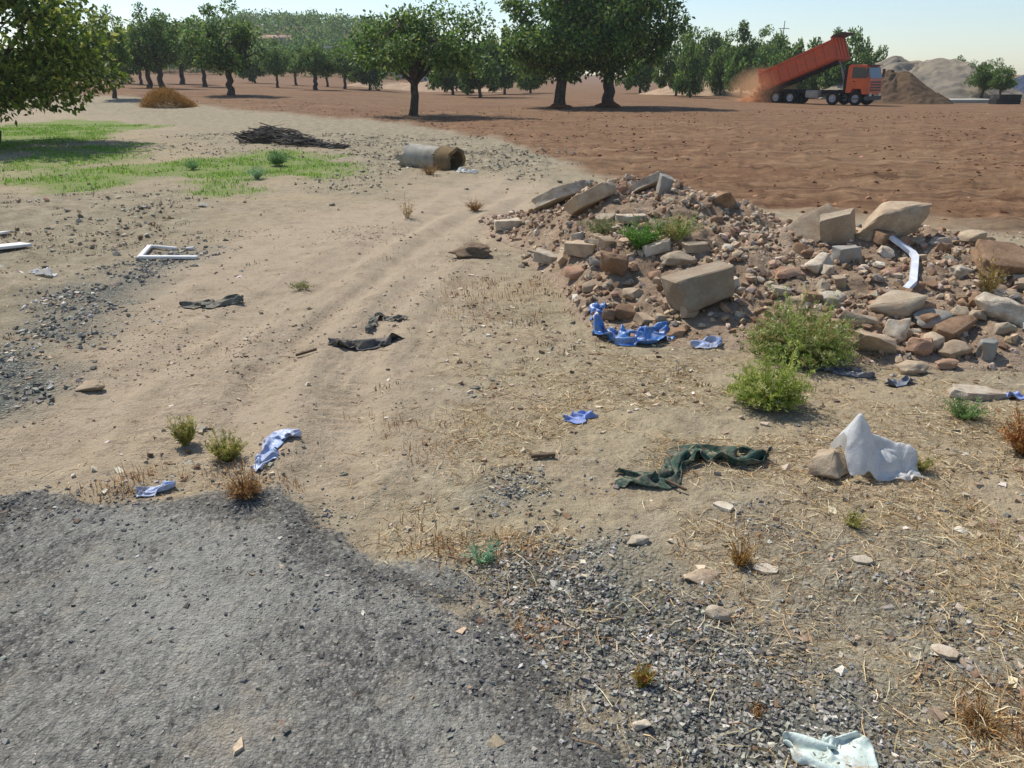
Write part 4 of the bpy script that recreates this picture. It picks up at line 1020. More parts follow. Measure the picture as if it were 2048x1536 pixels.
# bent white metal strip on the heap
bm = bmesh.new(); pts = [(1776, 488), (1800, 506), (1822, 521), (1828, 530), (1824, 578), (1800, 600)]; W3 = [up(hit(u, v), h) for (u, v), h in zip(pts, (0.05, 0.05, 0.05, 0.05, 0.04, 0.03))]
prof = [(-0.5, 0.0), (-0.42, 0.5), (0.42, 0.5), (0.5, 0.0), (0.38, 0.0), (0.34, 0.38), (-0.34, 0.38), (-0.38, 0.0)]; rings = []
for k, p in enumerate(W3):
    t = (W3[min(k + 1, 5)] - W3[max(k - 1, 0)]).normalized(); s = Vector((0, 0, 1)).cross(t).normalized(); nn = t.cross(s)
    rings.append([bm.verts.new(p + s * a * 0.058 + nn * b * 0.06) for a, b in prof])
for r1, r2 in zip(rings, rings[1:]):
    for q in range(8): bm.faces.new((r1[q], r1[(q + 1) % 8], r2[(q + 1) % 8], r2[q]))
bm.faces.new(rings[0]); bm.faces.new(rings[-1][::-1]); bmesh.ops.recalc_face_normals(bm, faces=bm.faces[:])
link('metal_strip', bm_mesh('metal_strip', bm), M_WHITEM, label='bent white metal channel strip lying down the heap face', cat='metal strip')

# white sack: a creased bag pulled to a peak on one side, flattened into a flap on the other
def sack():
    """empty sack: a sheet dropped over a raised corner, a slumped middle and a loose flap"""
    p = hit(1760, 950); D = depth(p); k = D / FPX; rg = np.random.default_rng(95)
    x0, y0 = p.x, p.y + 34 * k
    rid = [(-52, 6, 62), (-42, 2, 122), (-12, 6, 70), (34, 8, 58), (70, -2, 48)]
    def form(x, y):
        a, b = (x - x0) / k, (y - y0) / k; h = np.zeros_like(a)
        for (ax, ay, az), (bx, by, bz) in zip(rid, rid[1:]):
            ex, ey = bx - ax, by - ay; t = np.clip(((a - ax) * ex + (b - ay) * ey) / (ex * ex + ey * ey), 0, 1)
            h = np.maximum(h, az + (bz - az) * t - 1.9 * np.hypot(a - ax - t * ex, b - ay - t * ey))
        h = np.maximum(h, 40 * np.clip(1 - np.hypot((a + 2) / 56, (b + 8) / 34) ** 2.5, 0, 1) ** 0.6)
        return top(x, y) + h * k
    n, m = 60, 50; A, B = np.meshgrid(np.linspace(-70, 84, n), np.linspace(-54, 50, m), indexing='ij')
    A = A + (fbm(A / 36, B / 36, 961, 3) - 0.5) * 30; B = B + (fbm(A / 36 + 7, B / 36, 962, 3) - 0.5) * 30
    X, Y = x0 + A * k, y0 + B * k
    Z = form(X.ravel(), Y.ravel()).reshape(X.shape) + 0.01 + 0.05 * fbm(A / 30, B / 24, 963, 2)
    Q = relax(np.stack([X, Y, Z], 2), 154 * k / (n - 1) * 1.35, 104 * k / (m - 1) * 1.75, form, 120, hold=0.3)
    fm = form(Q[:, :, 0].ravel(), Q[:, :, 1].ravel()).reshape(Q.shape[:2]); ex = Q[:, :, 2] - fm; Q[:, :, 2] = fm + np.where(ex > 0.012, 0.012 + (ex - 0.012) * 0.35, ex)
    return sheet_object('sack', Q, M_WHITEP, 'crumpled white sack with a raised peak propped against a tan rock', 'sack', 0.003)
sack()

# concrete pipe with a brown broken collar end
def pipe():
    p = hit(862, 338); r = 0.25
    root = link('concrete_pipe', None, loc=(p.x, p.y + 0.2, p.z + r * 0.72), rot=(0, R(3), R(-34)), label='short pale concrete pipe with a brown end lying on stony ground', cat='pipe', kind='thing')
    def shell(x0, x1, ro, ri, nseg, chip, seed, nx=7):
        bm = bmesh.new(); rings = []
        for surf_, rr in ((0, ro), (1, ri)):
            for kx in range(nx):
                t = kx / (nx - 1); ring = []
                for a in range(nseg):
                    th = a / nseg * 2 * math.pi
                    x = x0 + (x1 - x0) * t
                    if kx in (0, nx - 1): x += (vnoise(np.array([a * 0.7]), np.array([seed + kx]), seed)[0] - 0.5) * chip
                    w = 1 + (vnoise(np.array([a * 0.5 + kx]), np.array([x * 5]), seed + 2)[0] - 0.5) * 0.04
                    ring.append(bm.verts.new((x, rr * w * math.cos(th), rr * w * math.sin(th))))
                rings.append(ring)
        def join(A, B, flip=False):
            for a in range(nseg):
                f = (A[a], A[(a + 1) % nseg], B[(a + 1) % nseg], B[a]); bm.faces.new(f[::-1] if flip else f)
        for k in range(nx - 1): join(rings[k], rings[k + 1], True); join(rings[nx + k], rings[nx + k + 1])
        join(rings[0], rings[nx]); join(rings[nx - 1], rings[2 * nx - 1], True)
        bmesh.ops.recalc_face_normals(bm, faces=bm.faces[:])
        return bm
    link('barrel', bm_mesh('barrel', shell(-0.62, 0.30, r, r - 0.05, 40, 0.3, 3), 40), simple('pale_concrete', srgb(180, 174, 160), srgb(122, 116, 104), 3, 0.92, 0.15, 0.4, 0.01), parent=root)
    link('collar', bm_mesh('collar', shell(0.27, 0.62, r + 0.03, r - 0.045, 40, 0.08, 4, 4), 40), simple('brown_stained_concrete', srgb(138, 116, 84), srgb(100, 86, 66), 6, 0.95, 0.1, 0.4, 0.01), parent=root)
pipe()

# ------------------------------------------------------------------ weeds and shrubs
M_CLODE = simple('grey_brown_earth', srgb(150, 130, 108), srgb(112, 96, 78), 7, 0.97, 0.05, 0.8, 0.03, speck=0.6)
M_LEAF = attr_mat('leaf', 0.6, 0.3, 9, 0.25, 0, trans=0.35)
M_DRYLEAF = attr_mat('dry_leaf', 0.8, 0.2, 20, 0.25, 0, trans=0.15)

def weed(name, u, v, w, h, stems, leaves, leaf, cols, label, cat, seed, mat=None, lean=0.5, droop=0.2, cols_w=None, group=None, thin=0.0022, dome=0.0):
    """plant of many thin stems set with small leaves; foot at pixel (u, v), w x h pixels"""
    p = hit(u, v); D = depth(p); H, Wd = h * D / FPX, w * D / FPX
    rg = np.random.default_rng(seed); n = stems
    a = rg.uniform(0, 2 * math.pi, n); ln = np.sqrt(rg.uniform(0.0, 1, n)) * lean
    te = ln * 1.05; L = 1 / np.sqrt((np.sin(te) / (Wd * 0.55)) ** 2 + (np.cos(te) / H) ** 2)
    L = L * rg.uniform(0.45, 1.0, n) * np.where(rg.uniform(0, 1, n) < 0.15, 1.25, 1.0) * (0.8 + 0.4 * vnoise(a * 1.2, ln * 3, seed))
    r0 = rg.uniform(0, 1, n) ** 0.5 * Wd * (0.12 + dome * 0.3)
    B = np.stack([r0 * np.cos(a), r0 * np.sin(a), 0 * a], 1)
    K = 5; seg = []
    az = a + rg.normal(0, 0.3, n)
    for k in range(K + 1):
        t = k / K; th = ln * (0.5 + 0.9 * t) + droop * t * t * ln
        if k == 0: P = B.copy()
        else: P = P + np.stack([np.cos(az) * np.sin(th), np.sin(az) * np.sin(th), np.cos(th)], 1) * (L / K)[:, None] + rg.normal(0, 0.012, (n, 3)) * L[:, None]
        seg.append(P.copy())
    Sg = np.stack(seg, 1)
    VV, FF, CC = [], [], []; off = 0
    pal = palette(rg, n, cols, cols_w)
    # stems: three-sided strips
    side = np.stack([-np.sin(az), np.cos(az), 0 * az], 1)
    for k in range(K):
        t0, t1 = 1 - k / K * 0.7, 1 - (k + 1) / K * 0.7; wv0, wv1 = side * thin * t0, side * thin * t1
        V = np.stack([Sg[:, k] - wv0, Sg[:, k] + wv0, Sg[:, k + 1] + wv1, Sg[:, k + 1] - wv1], 1).reshape(-1, 3); o = (np.arange(n) * 4)[:, None] + off
        VV.append(V); FF.append(np.concatenate([o + [0, 1, 2], o + [0, 2, 3]])); CC.append(np.repeat(pal * 0.8, 4, 0)); off += 4 * n
    if leaves:
        m = n * leaves; si = np.repeat(np.arange(n), leaves); t = rg.uniform(0.18, 1.0, m) ** 0.8 * K; k0 = np.minimum(t.astype(int), K - 1); f = (t - k0)[:, None]
        Q = Sg[si, k0] * (1 - f) + Sg[si, k0 + 1] * f
        d = rg.normal(size=(m, 3)); d[:, 2] = np.abs(d[:, 2]) * 0.9 + 0.25; d /= np.linalg.norm(d, axis=1)[:, None]
        ll = leaf * H * rg.uniform(0.6, 1.3, m)[:, None]; sd_ = np.cross(d, rg.normal(size=(m, 3))); sd_ /= np.linalg.norm(sd_, axis=1)[:, None] + 1e-9
        V = np.stack([Q, Q + d * ll * 0.45 + sd_ * ll * 0.10, Q + d * ll, Q + d * ll * 0.45 - sd_ * ll * 0.10], 1).reshape(-1, 3); o = (np.arange(m) * 4)[:, None] + off
        VV.append(V); FF.append(np.concatenate([o + [0, 1, 2], o + [0, 2, 3]])); CC.append(np.repeat(pal[si] * rg.uniform(0.75, 1.25, (m, 1)), 4, 0))
    V = np.concatenate(VV)
    me = mesh_np(name, V, np.concatenate(FF), {'Col': np.clip(np.concatenate(CC), 0, 1)}, smooth=True)
    return link(name, me, mat or M_LEAF, loc=(p.x, p.y, p.z - 0.01), label=label, cat=cat, group=group)

GREENS = [srgb(136, 152, 72), srgb(160, 172, 96), srgb(110, 128, 58), srgb(182, 184, 122), srgb(168, 150, 100)]
OLIVE = [srgb(150, 150, 70), srgb(172, 166, 88), srgb(120, 126, 58), srgb(188, 174, 110)]
DRY = [srgb(168, 128, 78), srgb(142, 102, 60), srgb(190, 156, 104), srgb(116, 84, 52)]
weed('bush', 1600, 716, 178, 128, 700, 30, 0.075, GREENS, 'taller bushy green shrub at the foot of the rubble heap', 'bush', 1001, lean=1.25, dome=0.25)
weed('bush', 1534, 808, 128, 126, 520, 30, 0.075, [srgb(152, 164, 70), srgb(176, 184, 96), srgb(118, 138, 54), srgb(192, 192, 122)], 'lower bright green bush in front of the taller one', 'bush', 1002, lean=1.2, dome=0.25)
weed('weed', 372, 888, 66, 74, 90, 22, 0.12, OLIVE, 'thin yellow-green weed leaning over the sandy track', 'weed', 1003, lean=0.5)
weed('weed', 456, 922, 84, 72, 130, 24, 0.11, OLIVE, 'bushy yellow-green weed beside the pale blue plastic', 'weed', 1004, lean=0.7)
weed('weed', 1282, 500, 92, 74, 120, 20, 0.12, [srgb(98, 140, 60), srgb(124, 160, 70), srgb(80, 116, 50)], 'bright green weed growing in the middle of the heap', 'weed', 1005, lean=0.8)
weed('weed', 1352, 476, 120, 60, 110, 16, 0.12, GREENS, 'loose olive weed spreading behind the bright green one on the heap', 'weed', 1006, lean=1.0)
weed('weed', 1200, 470, 110, 44, 100, 14, 0.14, [srgb(128, 134, 86), srgb(108, 116, 78), srgb(150, 150, 104)], 'grey-green weed in the shade of the leaning tan slab', 'weed', 1007, lean=1.0)
weed('weed', 1925, 836, 110, 44, 110, 16, 0.14, [srgb(116, 146, 82), srgb(140, 164, 100), srgb(96, 122, 66)], 'low green weed in front of the whitish flat slab', 'weed', 1008, lean=1.0)
weed('weed', 1840, 940, 56, 44, 60, 14, 0.14, OLIVE, 'small olive weed beside the white sack', 'weed', 1009, lean=0.8)
weed('weed', 962, 1124, 70, 48, 26, 9, 0.28, [srgb(126, 166, 128), srgb(150, 186, 146), srgb(104, 142, 108)], 'blue-green leafy seedling on the orange dead weeds', 'weed', 1010, lean=0.9)
weed('weed', 1286, 1372, 46, 74, 40, 14, 0.16, [srgb(160, 150, 62), srgb(150, 96, 52), srgb(184, 158, 76), srgb(128, 132, 60)], 'yellow and reddish weed standing on the grey gravel', 'weed', 1011, lean=0.5)
weed('weed', 1514, 1432, 40, 56, 26, 10, 0.14, DRY, 'small orange dry weed on the grey gravel', 'weed', 1012, M_DRYLEAF, lean=0.5)
weed('weed', 1706, 1050, 70, 44, 50, 14, 0.14, OLIVE, 'olive dry weed below the white sack', 'weed', 1013, lean=0.9)
weed('weed', 606, 578, 60, 20, 40, 10, 0.3, [srgb(124, 132, 80), srgb(150, 146, 96)], 'tiny flat green weed in the middle of the sandy track', 'weed', 1014, lean=1.2)
weed('dry_grass_tuft', 492, 992, 100, 60, 240, 8, 0.10, DRY, 'rusty brown dry tuft at the corner of the road edge', 'grass tuft', 1015, M_DRYLEAF, lean=1.0)
weed('dry_grass_tuft', 950, 422, 48, 30, 150, 6, 0.12, DRY, 'small round brown dry tuft beyond the sandy track', 'grass tuft', 1016, M_DRYLEAF, lean=1.0)
weed('dry_grass_tuft', 815, 436, 40, 50, 40, 5, 0.12, [srgb(184, 158, 112), srgb(164, 136, 92)], 'thin straw-coloured stalks standing beside the track', 'grass tuft', 1017, M_DRYLEAF, lean=0.5)
weed('dry_grass_tuft', 944, 500, 60, 26, 120, 6, 0.12, [srgb(148, 128, 100), srgb(122, 106, 84), srgb(170, 150, 118)], 'sparse dead grass growing over the earth clod at the heap tip', 'grass tuft', 1018, M_DRYLEAF, lean=1.1)
lay('earth_clod', 938, 516, 80, 46, 'round', M_CLODE, 'rounded lump of grey-brown earth at the tip of the heap', dep=0.9, sink=0.35, rough=0.12, cat='earth clod')
weed('dead_shrub', 2046, 908, 90, 130, 260, 10, 0.07, [srgb(166, 110, 58), srgb(140, 88, 46), srgb(186, 140, 84)], 'rusty brown dead shrub at the end of the heap foot', 'shrub', 1019, M_DRYLEAF, lean=0.8)
weed('dry_grass_tuft', 1962, 1452, 130, 40, 170, 8, 0.12, DRY, 'brown dead tuft on the gravel away from the road', 'grass tuft', 1020, M_DRYLEAF, lean=1.1)
weed('dry_grass_tuft', 1480, 1130, 50, 80, 110, 7, 0.1, [srgb(176, 140, 78), srgb(150, 112, 62)], 'tall golden dead weed between two pale flakes', 'grass tuft', 1021, M_DRYLEAF, lean=0.7)
weed('dry_grass_tuft', 860, 350, 60, 26, 150, 6, 0.12, DRY, 'dry orange tuft in front of the concrete pipe', 'grass tuft', 1022, M_DRYLEAF, lean=1.0)
weed('weed', 514, 358, 40, 30, 60, 14, 0.2, [srgb(120, 152, 104), srgb(146, 176, 130)], 'grey-green leafy weed in the grass patch, the one by its dry edge', 'weed', 1023, lean=0.9)
weed('weed', 556, 332, 60, 34, 80, 14, 0.2, [srgb(96, 130, 78), srgb(120, 152, 92)], 'grey-green leafy weed in the grass before the brush pile', 'weed', 1024, lean=0.9)
weed('weed', 385, 340, 40, 26, 60, 14, 0.2, [srgb(112, 150, 84), srgb(140, 174, 110)], 'grey-green leafy weed in the middle of the green grass', 'weed', 1025, lean=0.9)
weed('dry_grass_tuft', 1975, 590, 60, 90, 60, 10, 0.1, [srgb(150, 128, 74), srgb(170, 148, 92)], 'thin dry stalks standing behind the oblong cream boulder', 'grass tuft', 1026, M_DRYLEAF, lean=0.5)

def dome_shrub():
    p = hit(338, 214); D = depth(p); k = D / FPX; rg = np.random.default_rng(77); n = 9000
    th = rg.uniform(0, 2 * math.pi, n); ph = np.arccos(rg.uniform(0, 1, n)); rr = rg.uniform(0.35, 1.0, n) ** 0.5
    d = np.stack([np.sin(ph) * np.cos(th), np.sin(ph) * np.sin(th), np.cos(ph)], 1)
    x = d[:, 0] * rr; sl = np.interp(x, [-1, -0.4, 0.2, 1], [0.75, 1.0, 0.85, 0.25])
    P = np.stack([x * 54 * k, d[:, 1] * rr * 40 * k, d[:, 2] * rr * 38 * k * sl], 1) * (1 + rg.normal(0, 0.06, (n, 1)))
    dv = d + rg.normal(0, 0.45, (n, 3)); dv[:, 2] += 0.3; dv /= np.linalg.norm(dv, axis=1)[:, None]
    s = np.cross(dv, rg.normal(size=(n, 3))); s /= np.linalg.norm(s, axis=1)[:, None]; L = rg.uniform(0.08, 0.22, (n, 1))
    V = np.stack([P - s * 0.012, P + s * 0.012, P + dv * L], 1).reshape(-1, 3); F = (np.arange(n) * 3)[:, None] + [0, 1, 2]
    C = np.repeat(palette(rg, n, [srgb(176, 136, 70), srgb(150, 110, 54), srgb(192, 156, 90), srgb(118, 84, 44)], [4, 3, 2, 1]), 3, 0)
    link('dead_shrub', mesh_np('dead_shrub', V, F, {'Col': C}), M_DRYLEAF, loc=(p.x, p.y, p.z - 0.02), label='golden brown dome of a dead shrub before the orchard trees', cat='shrub')
dome_shrub()

def tube(VV, FF, pts, rad, sides=6):
    """append a tapered tube through the points"""
    pts = np.asarray(pts, float); n = len(pts); off = sum(len(v) for v in VV)
    T = np.gradient(pts, axis=0); T /= np.linalg.norm(T, axis=1)[:, None] + 1e-9
    ref = np.where(np.abs(T[:, 2:3]) > 0.9, [[1.0, 0, 0]], [[0, 0, 1.0]]); A = np.cross(T, ref); A /= np.linalg.norm(A, axis=1)[:, None] + 1e-9; B = np.cross(T, A)
    th = np.arange(sides) / sides * 2 * math.pi
    V = pts[:, None] + (A[:, None] * np.cos(th)[None, :, None] + B[:, None] * np.sin(th)[None, :, None]) * np.asarray(rad)[:, None, None]
    VV.append(V.reshape(-1, 3)); i = np.arange(n - 1)[:, None] * sides; j = np.arange(sides)[None]; jn = (j + 1) % sides
    q = np.stack([i + j, i + jn, i + sides + jn, i + sides + j], 2).reshape(-1, 4) + off
    FF.append(np.concatenate([q[:, [0, 1, 2]], q[:, [0, 2, 3]]]))

def brush_pile():
    rg = np.random.default_rng(88); VV, FF = [], []; A = hit(500, 285); B = hit(690, 298); Lx = (B - A)
    GX = np.linspace(A.x - 1.5, B.x + 1.5, 40); GZ = top(GX, A.y + 0.4 + (GX - A.x) / Lx.x * Lx.y)
    for k in range(420):
        t = rg.uniform() ** 1.5; c = A + Lx * t; hgt = np.interp(t, [0, 0.1, 0.35, 0.55, 1], [0.25, 0.42, 0.46, 0.22, 0.05]); wid = np.interp(t, [0, 0.3, 1], [0.9, 1.0, 0.25])
        b = np.array([c.x, c.y + rg.normal(0.4, 0.35) * wid, c.z + rg.uniform(0, 1) * hgt * 0.85]); L = rg.uniform(0.3, 1.1) * (1.1 - 0.5 * t)
        a = rg.normal(-0.1, 0.45); d = np.array([math.cos(a), math.sin(a), rg.normal(-0.05, 0.14)]) * L / 2
        pts = [b - d, b - d * 0.3 + rg.normal(0, 0.03, 3), b + d * 0.3 + rg.normal(0, 0.03, 3), b + d]
        pts = np.array(pts); zt = np.interp(pts[:, 0], GX, GZ); pts[:, 2] = np.clip(pts[:, 2], zt + 0.01, zt + hgt + 0.05)
        r = rg.uniform(0.006, 0.022); tube(VV, FF, pts, [r, r * 0.9, r * 0.7, r * 0.35], 5)
    V = np.concatenate(VV); C = np.repeat(palette(rg, len(V) // 5, [srgb(92, 86, 80), srgb(70, 66, 62), srgb(122, 114, 104), srgb(150, 142, 132)], [4, 4, 2, 1]), 5, 0)
    link('brush_pile', mesh_np('brush_pile', V, np.concatenate(FF), {'Col': C}), M_STONE, label='long pile of dead grey branches dumped beyond the green grass', cat='brush pile')
brush_pile()

# ------------------------------------------------------------------ trees
g = G('bark', 0.95, 0.1); P = g.obj(); n1 = g.noise(g.mapv(P, (1, 1, 0.25)), 14, 5, 0.7)
g.base(g.ramp(n1, [(0.3, srgb(52, 44, 38)), (0.55, srgb(92, 80, 70)), (0.75, srgb(122, 110, 98))])); g.bump(n1, 0.8, 0.03)
M_BARK = g.m
CAROB = [srgb(82, 112, 50), srgb(108, 138, 60), srgb(62, 86, 42), srgb(138, 158, 72), srgb(164, 172, 90)]
CAROB_W = [4, 4, 3, 2, 0.7]
LEMON = [srgb(112, 130, 50), srgb(146, 158, 64), srgb(84, 106, 42), srgb(176, 178, 92), srgb(66, 84, 38)]

def tree_meshes(seed, H=5.6, rx=3.0, base=1.25, trunk_r=0.24, clumps=60, per=150, leaf=0.14, cols=CAROB, cw=CAROB_W, fork=1.5, lean=0.0, flare=1.7, ragged=0.35, hollow=0.45):
    rg = np.random.default_rng(seed)
    cz = (base + H) / 2; rz = (H - base) / 2
    # clump centres: spread through an uneven crown, more towards the outside, flat underneath
    c = rg.normal(size=(clumps * 3, 3)); c /= np.linalg.norm(c, axis=1)[:, None]
    rad = rg.uniform(hollow, 1.0, len(c)) ** 0.6
    lob = 1 + ragged * (vn3(c * 1.0 + 5, 1.7, seed) + 0.3 * vn3(c, 4.1, seed + 2))
    c = c * (rad * lob)[:, None] * [rx * 0.86, rx * 0.86, rz * 0.9]
    cz = base + (H - base) * 0.36; c[:, 2] = np.where(c[:, 2] < 0, c[:, 2] * 0.62, c[:, 2] * 1.28) + cz; c[:, 0] += lean * (c[:, 2] - base) * 0.3
    c = c[c[:, 2] > base + 0.05][:clumps]; n = len(c)
    VV, FF = [], []
    fk = np.array([lean * 0.3, 0, fork]); zt = np.linspace(0, 1, 7)[:, None]
    pts = np.array([[0, 0, -0.15]]) * (1 - zt) + fk * zt; pts[1:-1, :2] += rg.normal(0, 0.05, (5, 2))
    tube(VV, FF, pts, trunk_r * np.interp(zt[:, 0], [0, 0.12, 0.3, 1], [flare, 1.3, 1.05, 0.9]), 12)
    nl = 7; th0 = rg.uniform(0, 6.28); ends = []
    for k in range(nl):
        th = th0 + k * 6.283 / nl + rg.normal(0, 0.25); e = np.array([math.cos(th) * rx * 0.55, math.sin(th) * rx * 0.55, rg.uniform(fork + 0.6, H * 0.78)])
        mid = fk * 0.55 + e * 0.45 + np.array([0, 0, 0.25]) + rg.normal(0, 0.12, 3)
        P = np.array([fk - [0, 0, 0.1], fk * 0.8 + mid * 0.2, mid, mid * 0.45 + e * 0.55 + rg.normal(0, 0.1, 3), e]); tube(VV, FF, P, trunk_r * np.array([0.62, 0.55, 0.4, 0.28, 0.12]), 7); ends.append((mid, e))
    for q in c[:: max(1, n // 40)]:
        mid, e = min(ends, key=lambda s: np.linalg.norm(s[1] - q)); b = mid * 0.35 + e * 0.65
        m1 = b * 0.5 + q * 0.5 + rg.normal(0, 0.12, 3); tube(VV, FF, [b, m1, q], trunk_r * np.array([0.2, 0.14, 0.05]), 5)
    wood = mesh_np('trunk', np.concatenate(VV), np.concatenate(FF)); wood.materials.append(M_BARK)
    m = n * per; ci = np.repeat(np.arange(n), per); cr = rx * rg.uniform(0.14, 0.30, n)
    d = rg.normal(size=(m, 3)); d /= np.linalg.norm(d, axis=1)[:, None]; rr = rg.uniform(0, 1, m) ** 0.45
    Q = c[ci] + d * (rr * cr[ci])[:, None] * [1, 1, 0.72]
    Q[:, 2] -= 0.10 * np.hypot(d[:, 0], d[:, 1]) * cr[ci]
    keep = Q[:, 2] > base - 0.15 + 0.25 * vn3(Q, 1.3, seed + 9); Q, d, ci = Q[keep], d[keep], ci[keep]; m = len(Q)
    ax = d * 0.7 + rg.normal(0, 0.7, (m, 3)); ax[:, 2] -= 0.15; ax /= np.linalg.norm(ax, axis=1)[:, None]
    up_ = rg.normal(0, 0.6, (m, 3)); up_[:, 2] += 0.8; sd_ = np.cross(ax, up_); sd_ /= np.linalg.norm(sd_, axis=1)[:, None] + 1e-9
    L = leaf * rg.uniform(0.6, 1.35, (m, 1)); nn = np.cross(sd_, ax)
    V = np.stack([Q, Q + ax * L * 0.5 + sd_ * L * 0.3 + nn * L * 0.06, Q + ax * L, Q + ax * L * 0.5 - sd_ * L * 0.3 + nn * L * 0.06], 1).reshape(-1, 3); o = (np.arange(m) * 4)[:, None]
    F = np.concatenate([o + [0, 1, 2], o + [0, 2, 3]])
    tone = rg.uniform(0.8, 1.2, n)[ci][:, None]
    C = np.repeat(np.clip(palette(rg, m, cols, cw) * tone, 0, 1), 4, 0)
    crown = mesh_np('crown', V, F, {'Col': C}, smooth=False); crown.materials.append(M_LEAF)
    return wood, crown, m

def plant_tree(meshes, p, scale, rz, label, group=None, name='orchard_tree'):
    root = link(name, None, loc=p, rot=(0, 0, rz), scale=scale, label=label, cat='tree', group=group, kind='thing')
    link('trunk', meshes[0], parent=root); link('crown', meshes[1], parent=root)
    return root

def tree_px(meshes, dims, u, vb, vt, wpx, label, rz=0.0, Y=None, group=None):
    """tree with its foot at pixel (u, vb) (or at distance Y) and its top at row vt"""
    p = at(u, Y) if Y else hit(u, vb, surf)
    D = depth(p); v0 = CY - FPX * ((p.z - CAMZ) * CP + p.y * SP) / D * 1.0
    H = (v0 - vt) * D / FPX / (CP * 1.02); Wd = wpx * D / FPX
    print('tree', u, vb, 'dist %.0f H %.1f W %.1f z %.2f' % (p.y, H, Wd, p.z))
    s = Wd / (2 * dims[1])
    return plant_tree(meshes, p - Vector((0, 0, 0.05)), (s, s, H / dims[0]), rz, label, group)

M_COLLAR = simple('collar_soil', srgb(122, 88, 64), srgb(92, 66, 48), 4, 0.97, 0.05, 0.6, 0.05)
# the two big trees side by side, the single one before the hill, and the leafy one on the grass
t5 = tree_meshes(11, 6.0, 3.6, 1.45, 0.19, 62, 190, 0.18, ragged=0.75, lean=0.1, hollow=0.25)
tree_px(t5, (6.0, 3.6), 830, 232, -6, 300, 'wide orchard tree with a single slender trunk and ragged top', rz=0.6)
t6 = tree_meshes(12, 6.4, 3.4, 1.2, 0.27, 110, 230, 0.19, flare=2.4)
tree_px(t6, (6.4, 3.4), 1120, 215, -55, 275, 'broad dark orchard tree on an earth collar, before the sky gap', rz=0.2)
t7 = tree_meshes(13, 6.8, 3.4, 1.2, 0.27, 110, 230, 0.19, flare=2.4)
tree_px(t7, (6.8, 3.4), 1215, 213, -70, 280, 'tallest dark orchard tree, partner of the broad tree, facing the truck', rz=2.4)
for u, v, lab in ((1120, 217, 'low collar of dark earth round the foot of the broad tree'), (1217, 214, 'low collar of dark earth round the foot of the tallest tree')):
    p = hit(u, v, surf); bm = bmesh.new(); bmesh.ops.create_icosphere(bm, subdivisions=4, radius=1.0)
    for q in bm.verts:
        a = np.array([q.co[:]]); q.co = Vector((q.co.x, q.co.y, max(q.co.z, -0.2))) * (1 + 0.35 * vn3(a, 2.5, int(u))[0] + 0.12 * vn3(a, 7, 3)[0])
    link('earth_collar', bm_mesh('earth_collar', bm, 60), M_COLLAR, loc=(p.x, p.y, p.z - 0.02), scale=(0.75, 0.6, 0.32), label=lab, cat='earth mound')
tl = tree_meshes(14, 5.8, 3.9, 0.7, 0.16, 130, 210, 0.17, LEMON, [4, 3, 3, 1.4, 2], fork=0.9, ragged=0.3)
p = at(-10, 23.0)
plant_tree(tl, p - Vector((0, 0, 0.05)), (1.0, 1.0, 1.0), 0.4, 'leafy yellow-green tree with low branches growing on the grass', name='leafy_tree')

PR = [((5.5, 2.8), tree_meshes(20 + k, 5.5, 2.8, 1.3, 0.22, 60, 150, 0.22, lean=(0, 0.25, -0.15, 0.1)[k], ragged=0.5, hollow=0.3)) for k in range(4)]
def orch(k, *a, **q): return tree_px(PR[k][1], PR[k][0], *a, **q)
orch(1, 325, 177, 25, 132, 'orchard tree with a leaning trunk behind the golden dead shrub', rz=2.9)
orch(0, 366, 168, 44, 110, 'orchard tree standing close behind the leaning one', rz=1.0)
orch(2, 463, 190, 34, 165, 'full round orchard tree with a thick flared trunk', rz=0.3)
orch(3, 632, 180, 84, 104, 'small orchard tree between the round tree and the wide ragged one', rz=1.9)
orch(0, 1410, 188, 58, 104, 'orchard tree standing alone between the big pair and the truck', rz=4.0)
orch(2, 1516, 184, 74, 90, 'orchard tree just behind the tail of the truck', rz=5.0)
orch(1, 230, 0, 28, 96, 'orchard tree half hidden by the leafy yellow-green tree', rz=0.4, Y=52)
far = [(300, 50, 120, 74), (283, 60, 70, 88), (555, 92, 62, 90), (592, 98, 58, 104), (655, 96, 56, 100), (690, 84, 70, 92), (410, 56, 100, 86)]
for k, (u, vt, w, Y) in enumerate(far):
    orch(k % 4, u, 0, vt, w, 'smaller orchard tree in the back rows behind the nearer trees', rz=k * 1.3, Y=Y, group='orchard trees of the back rows')
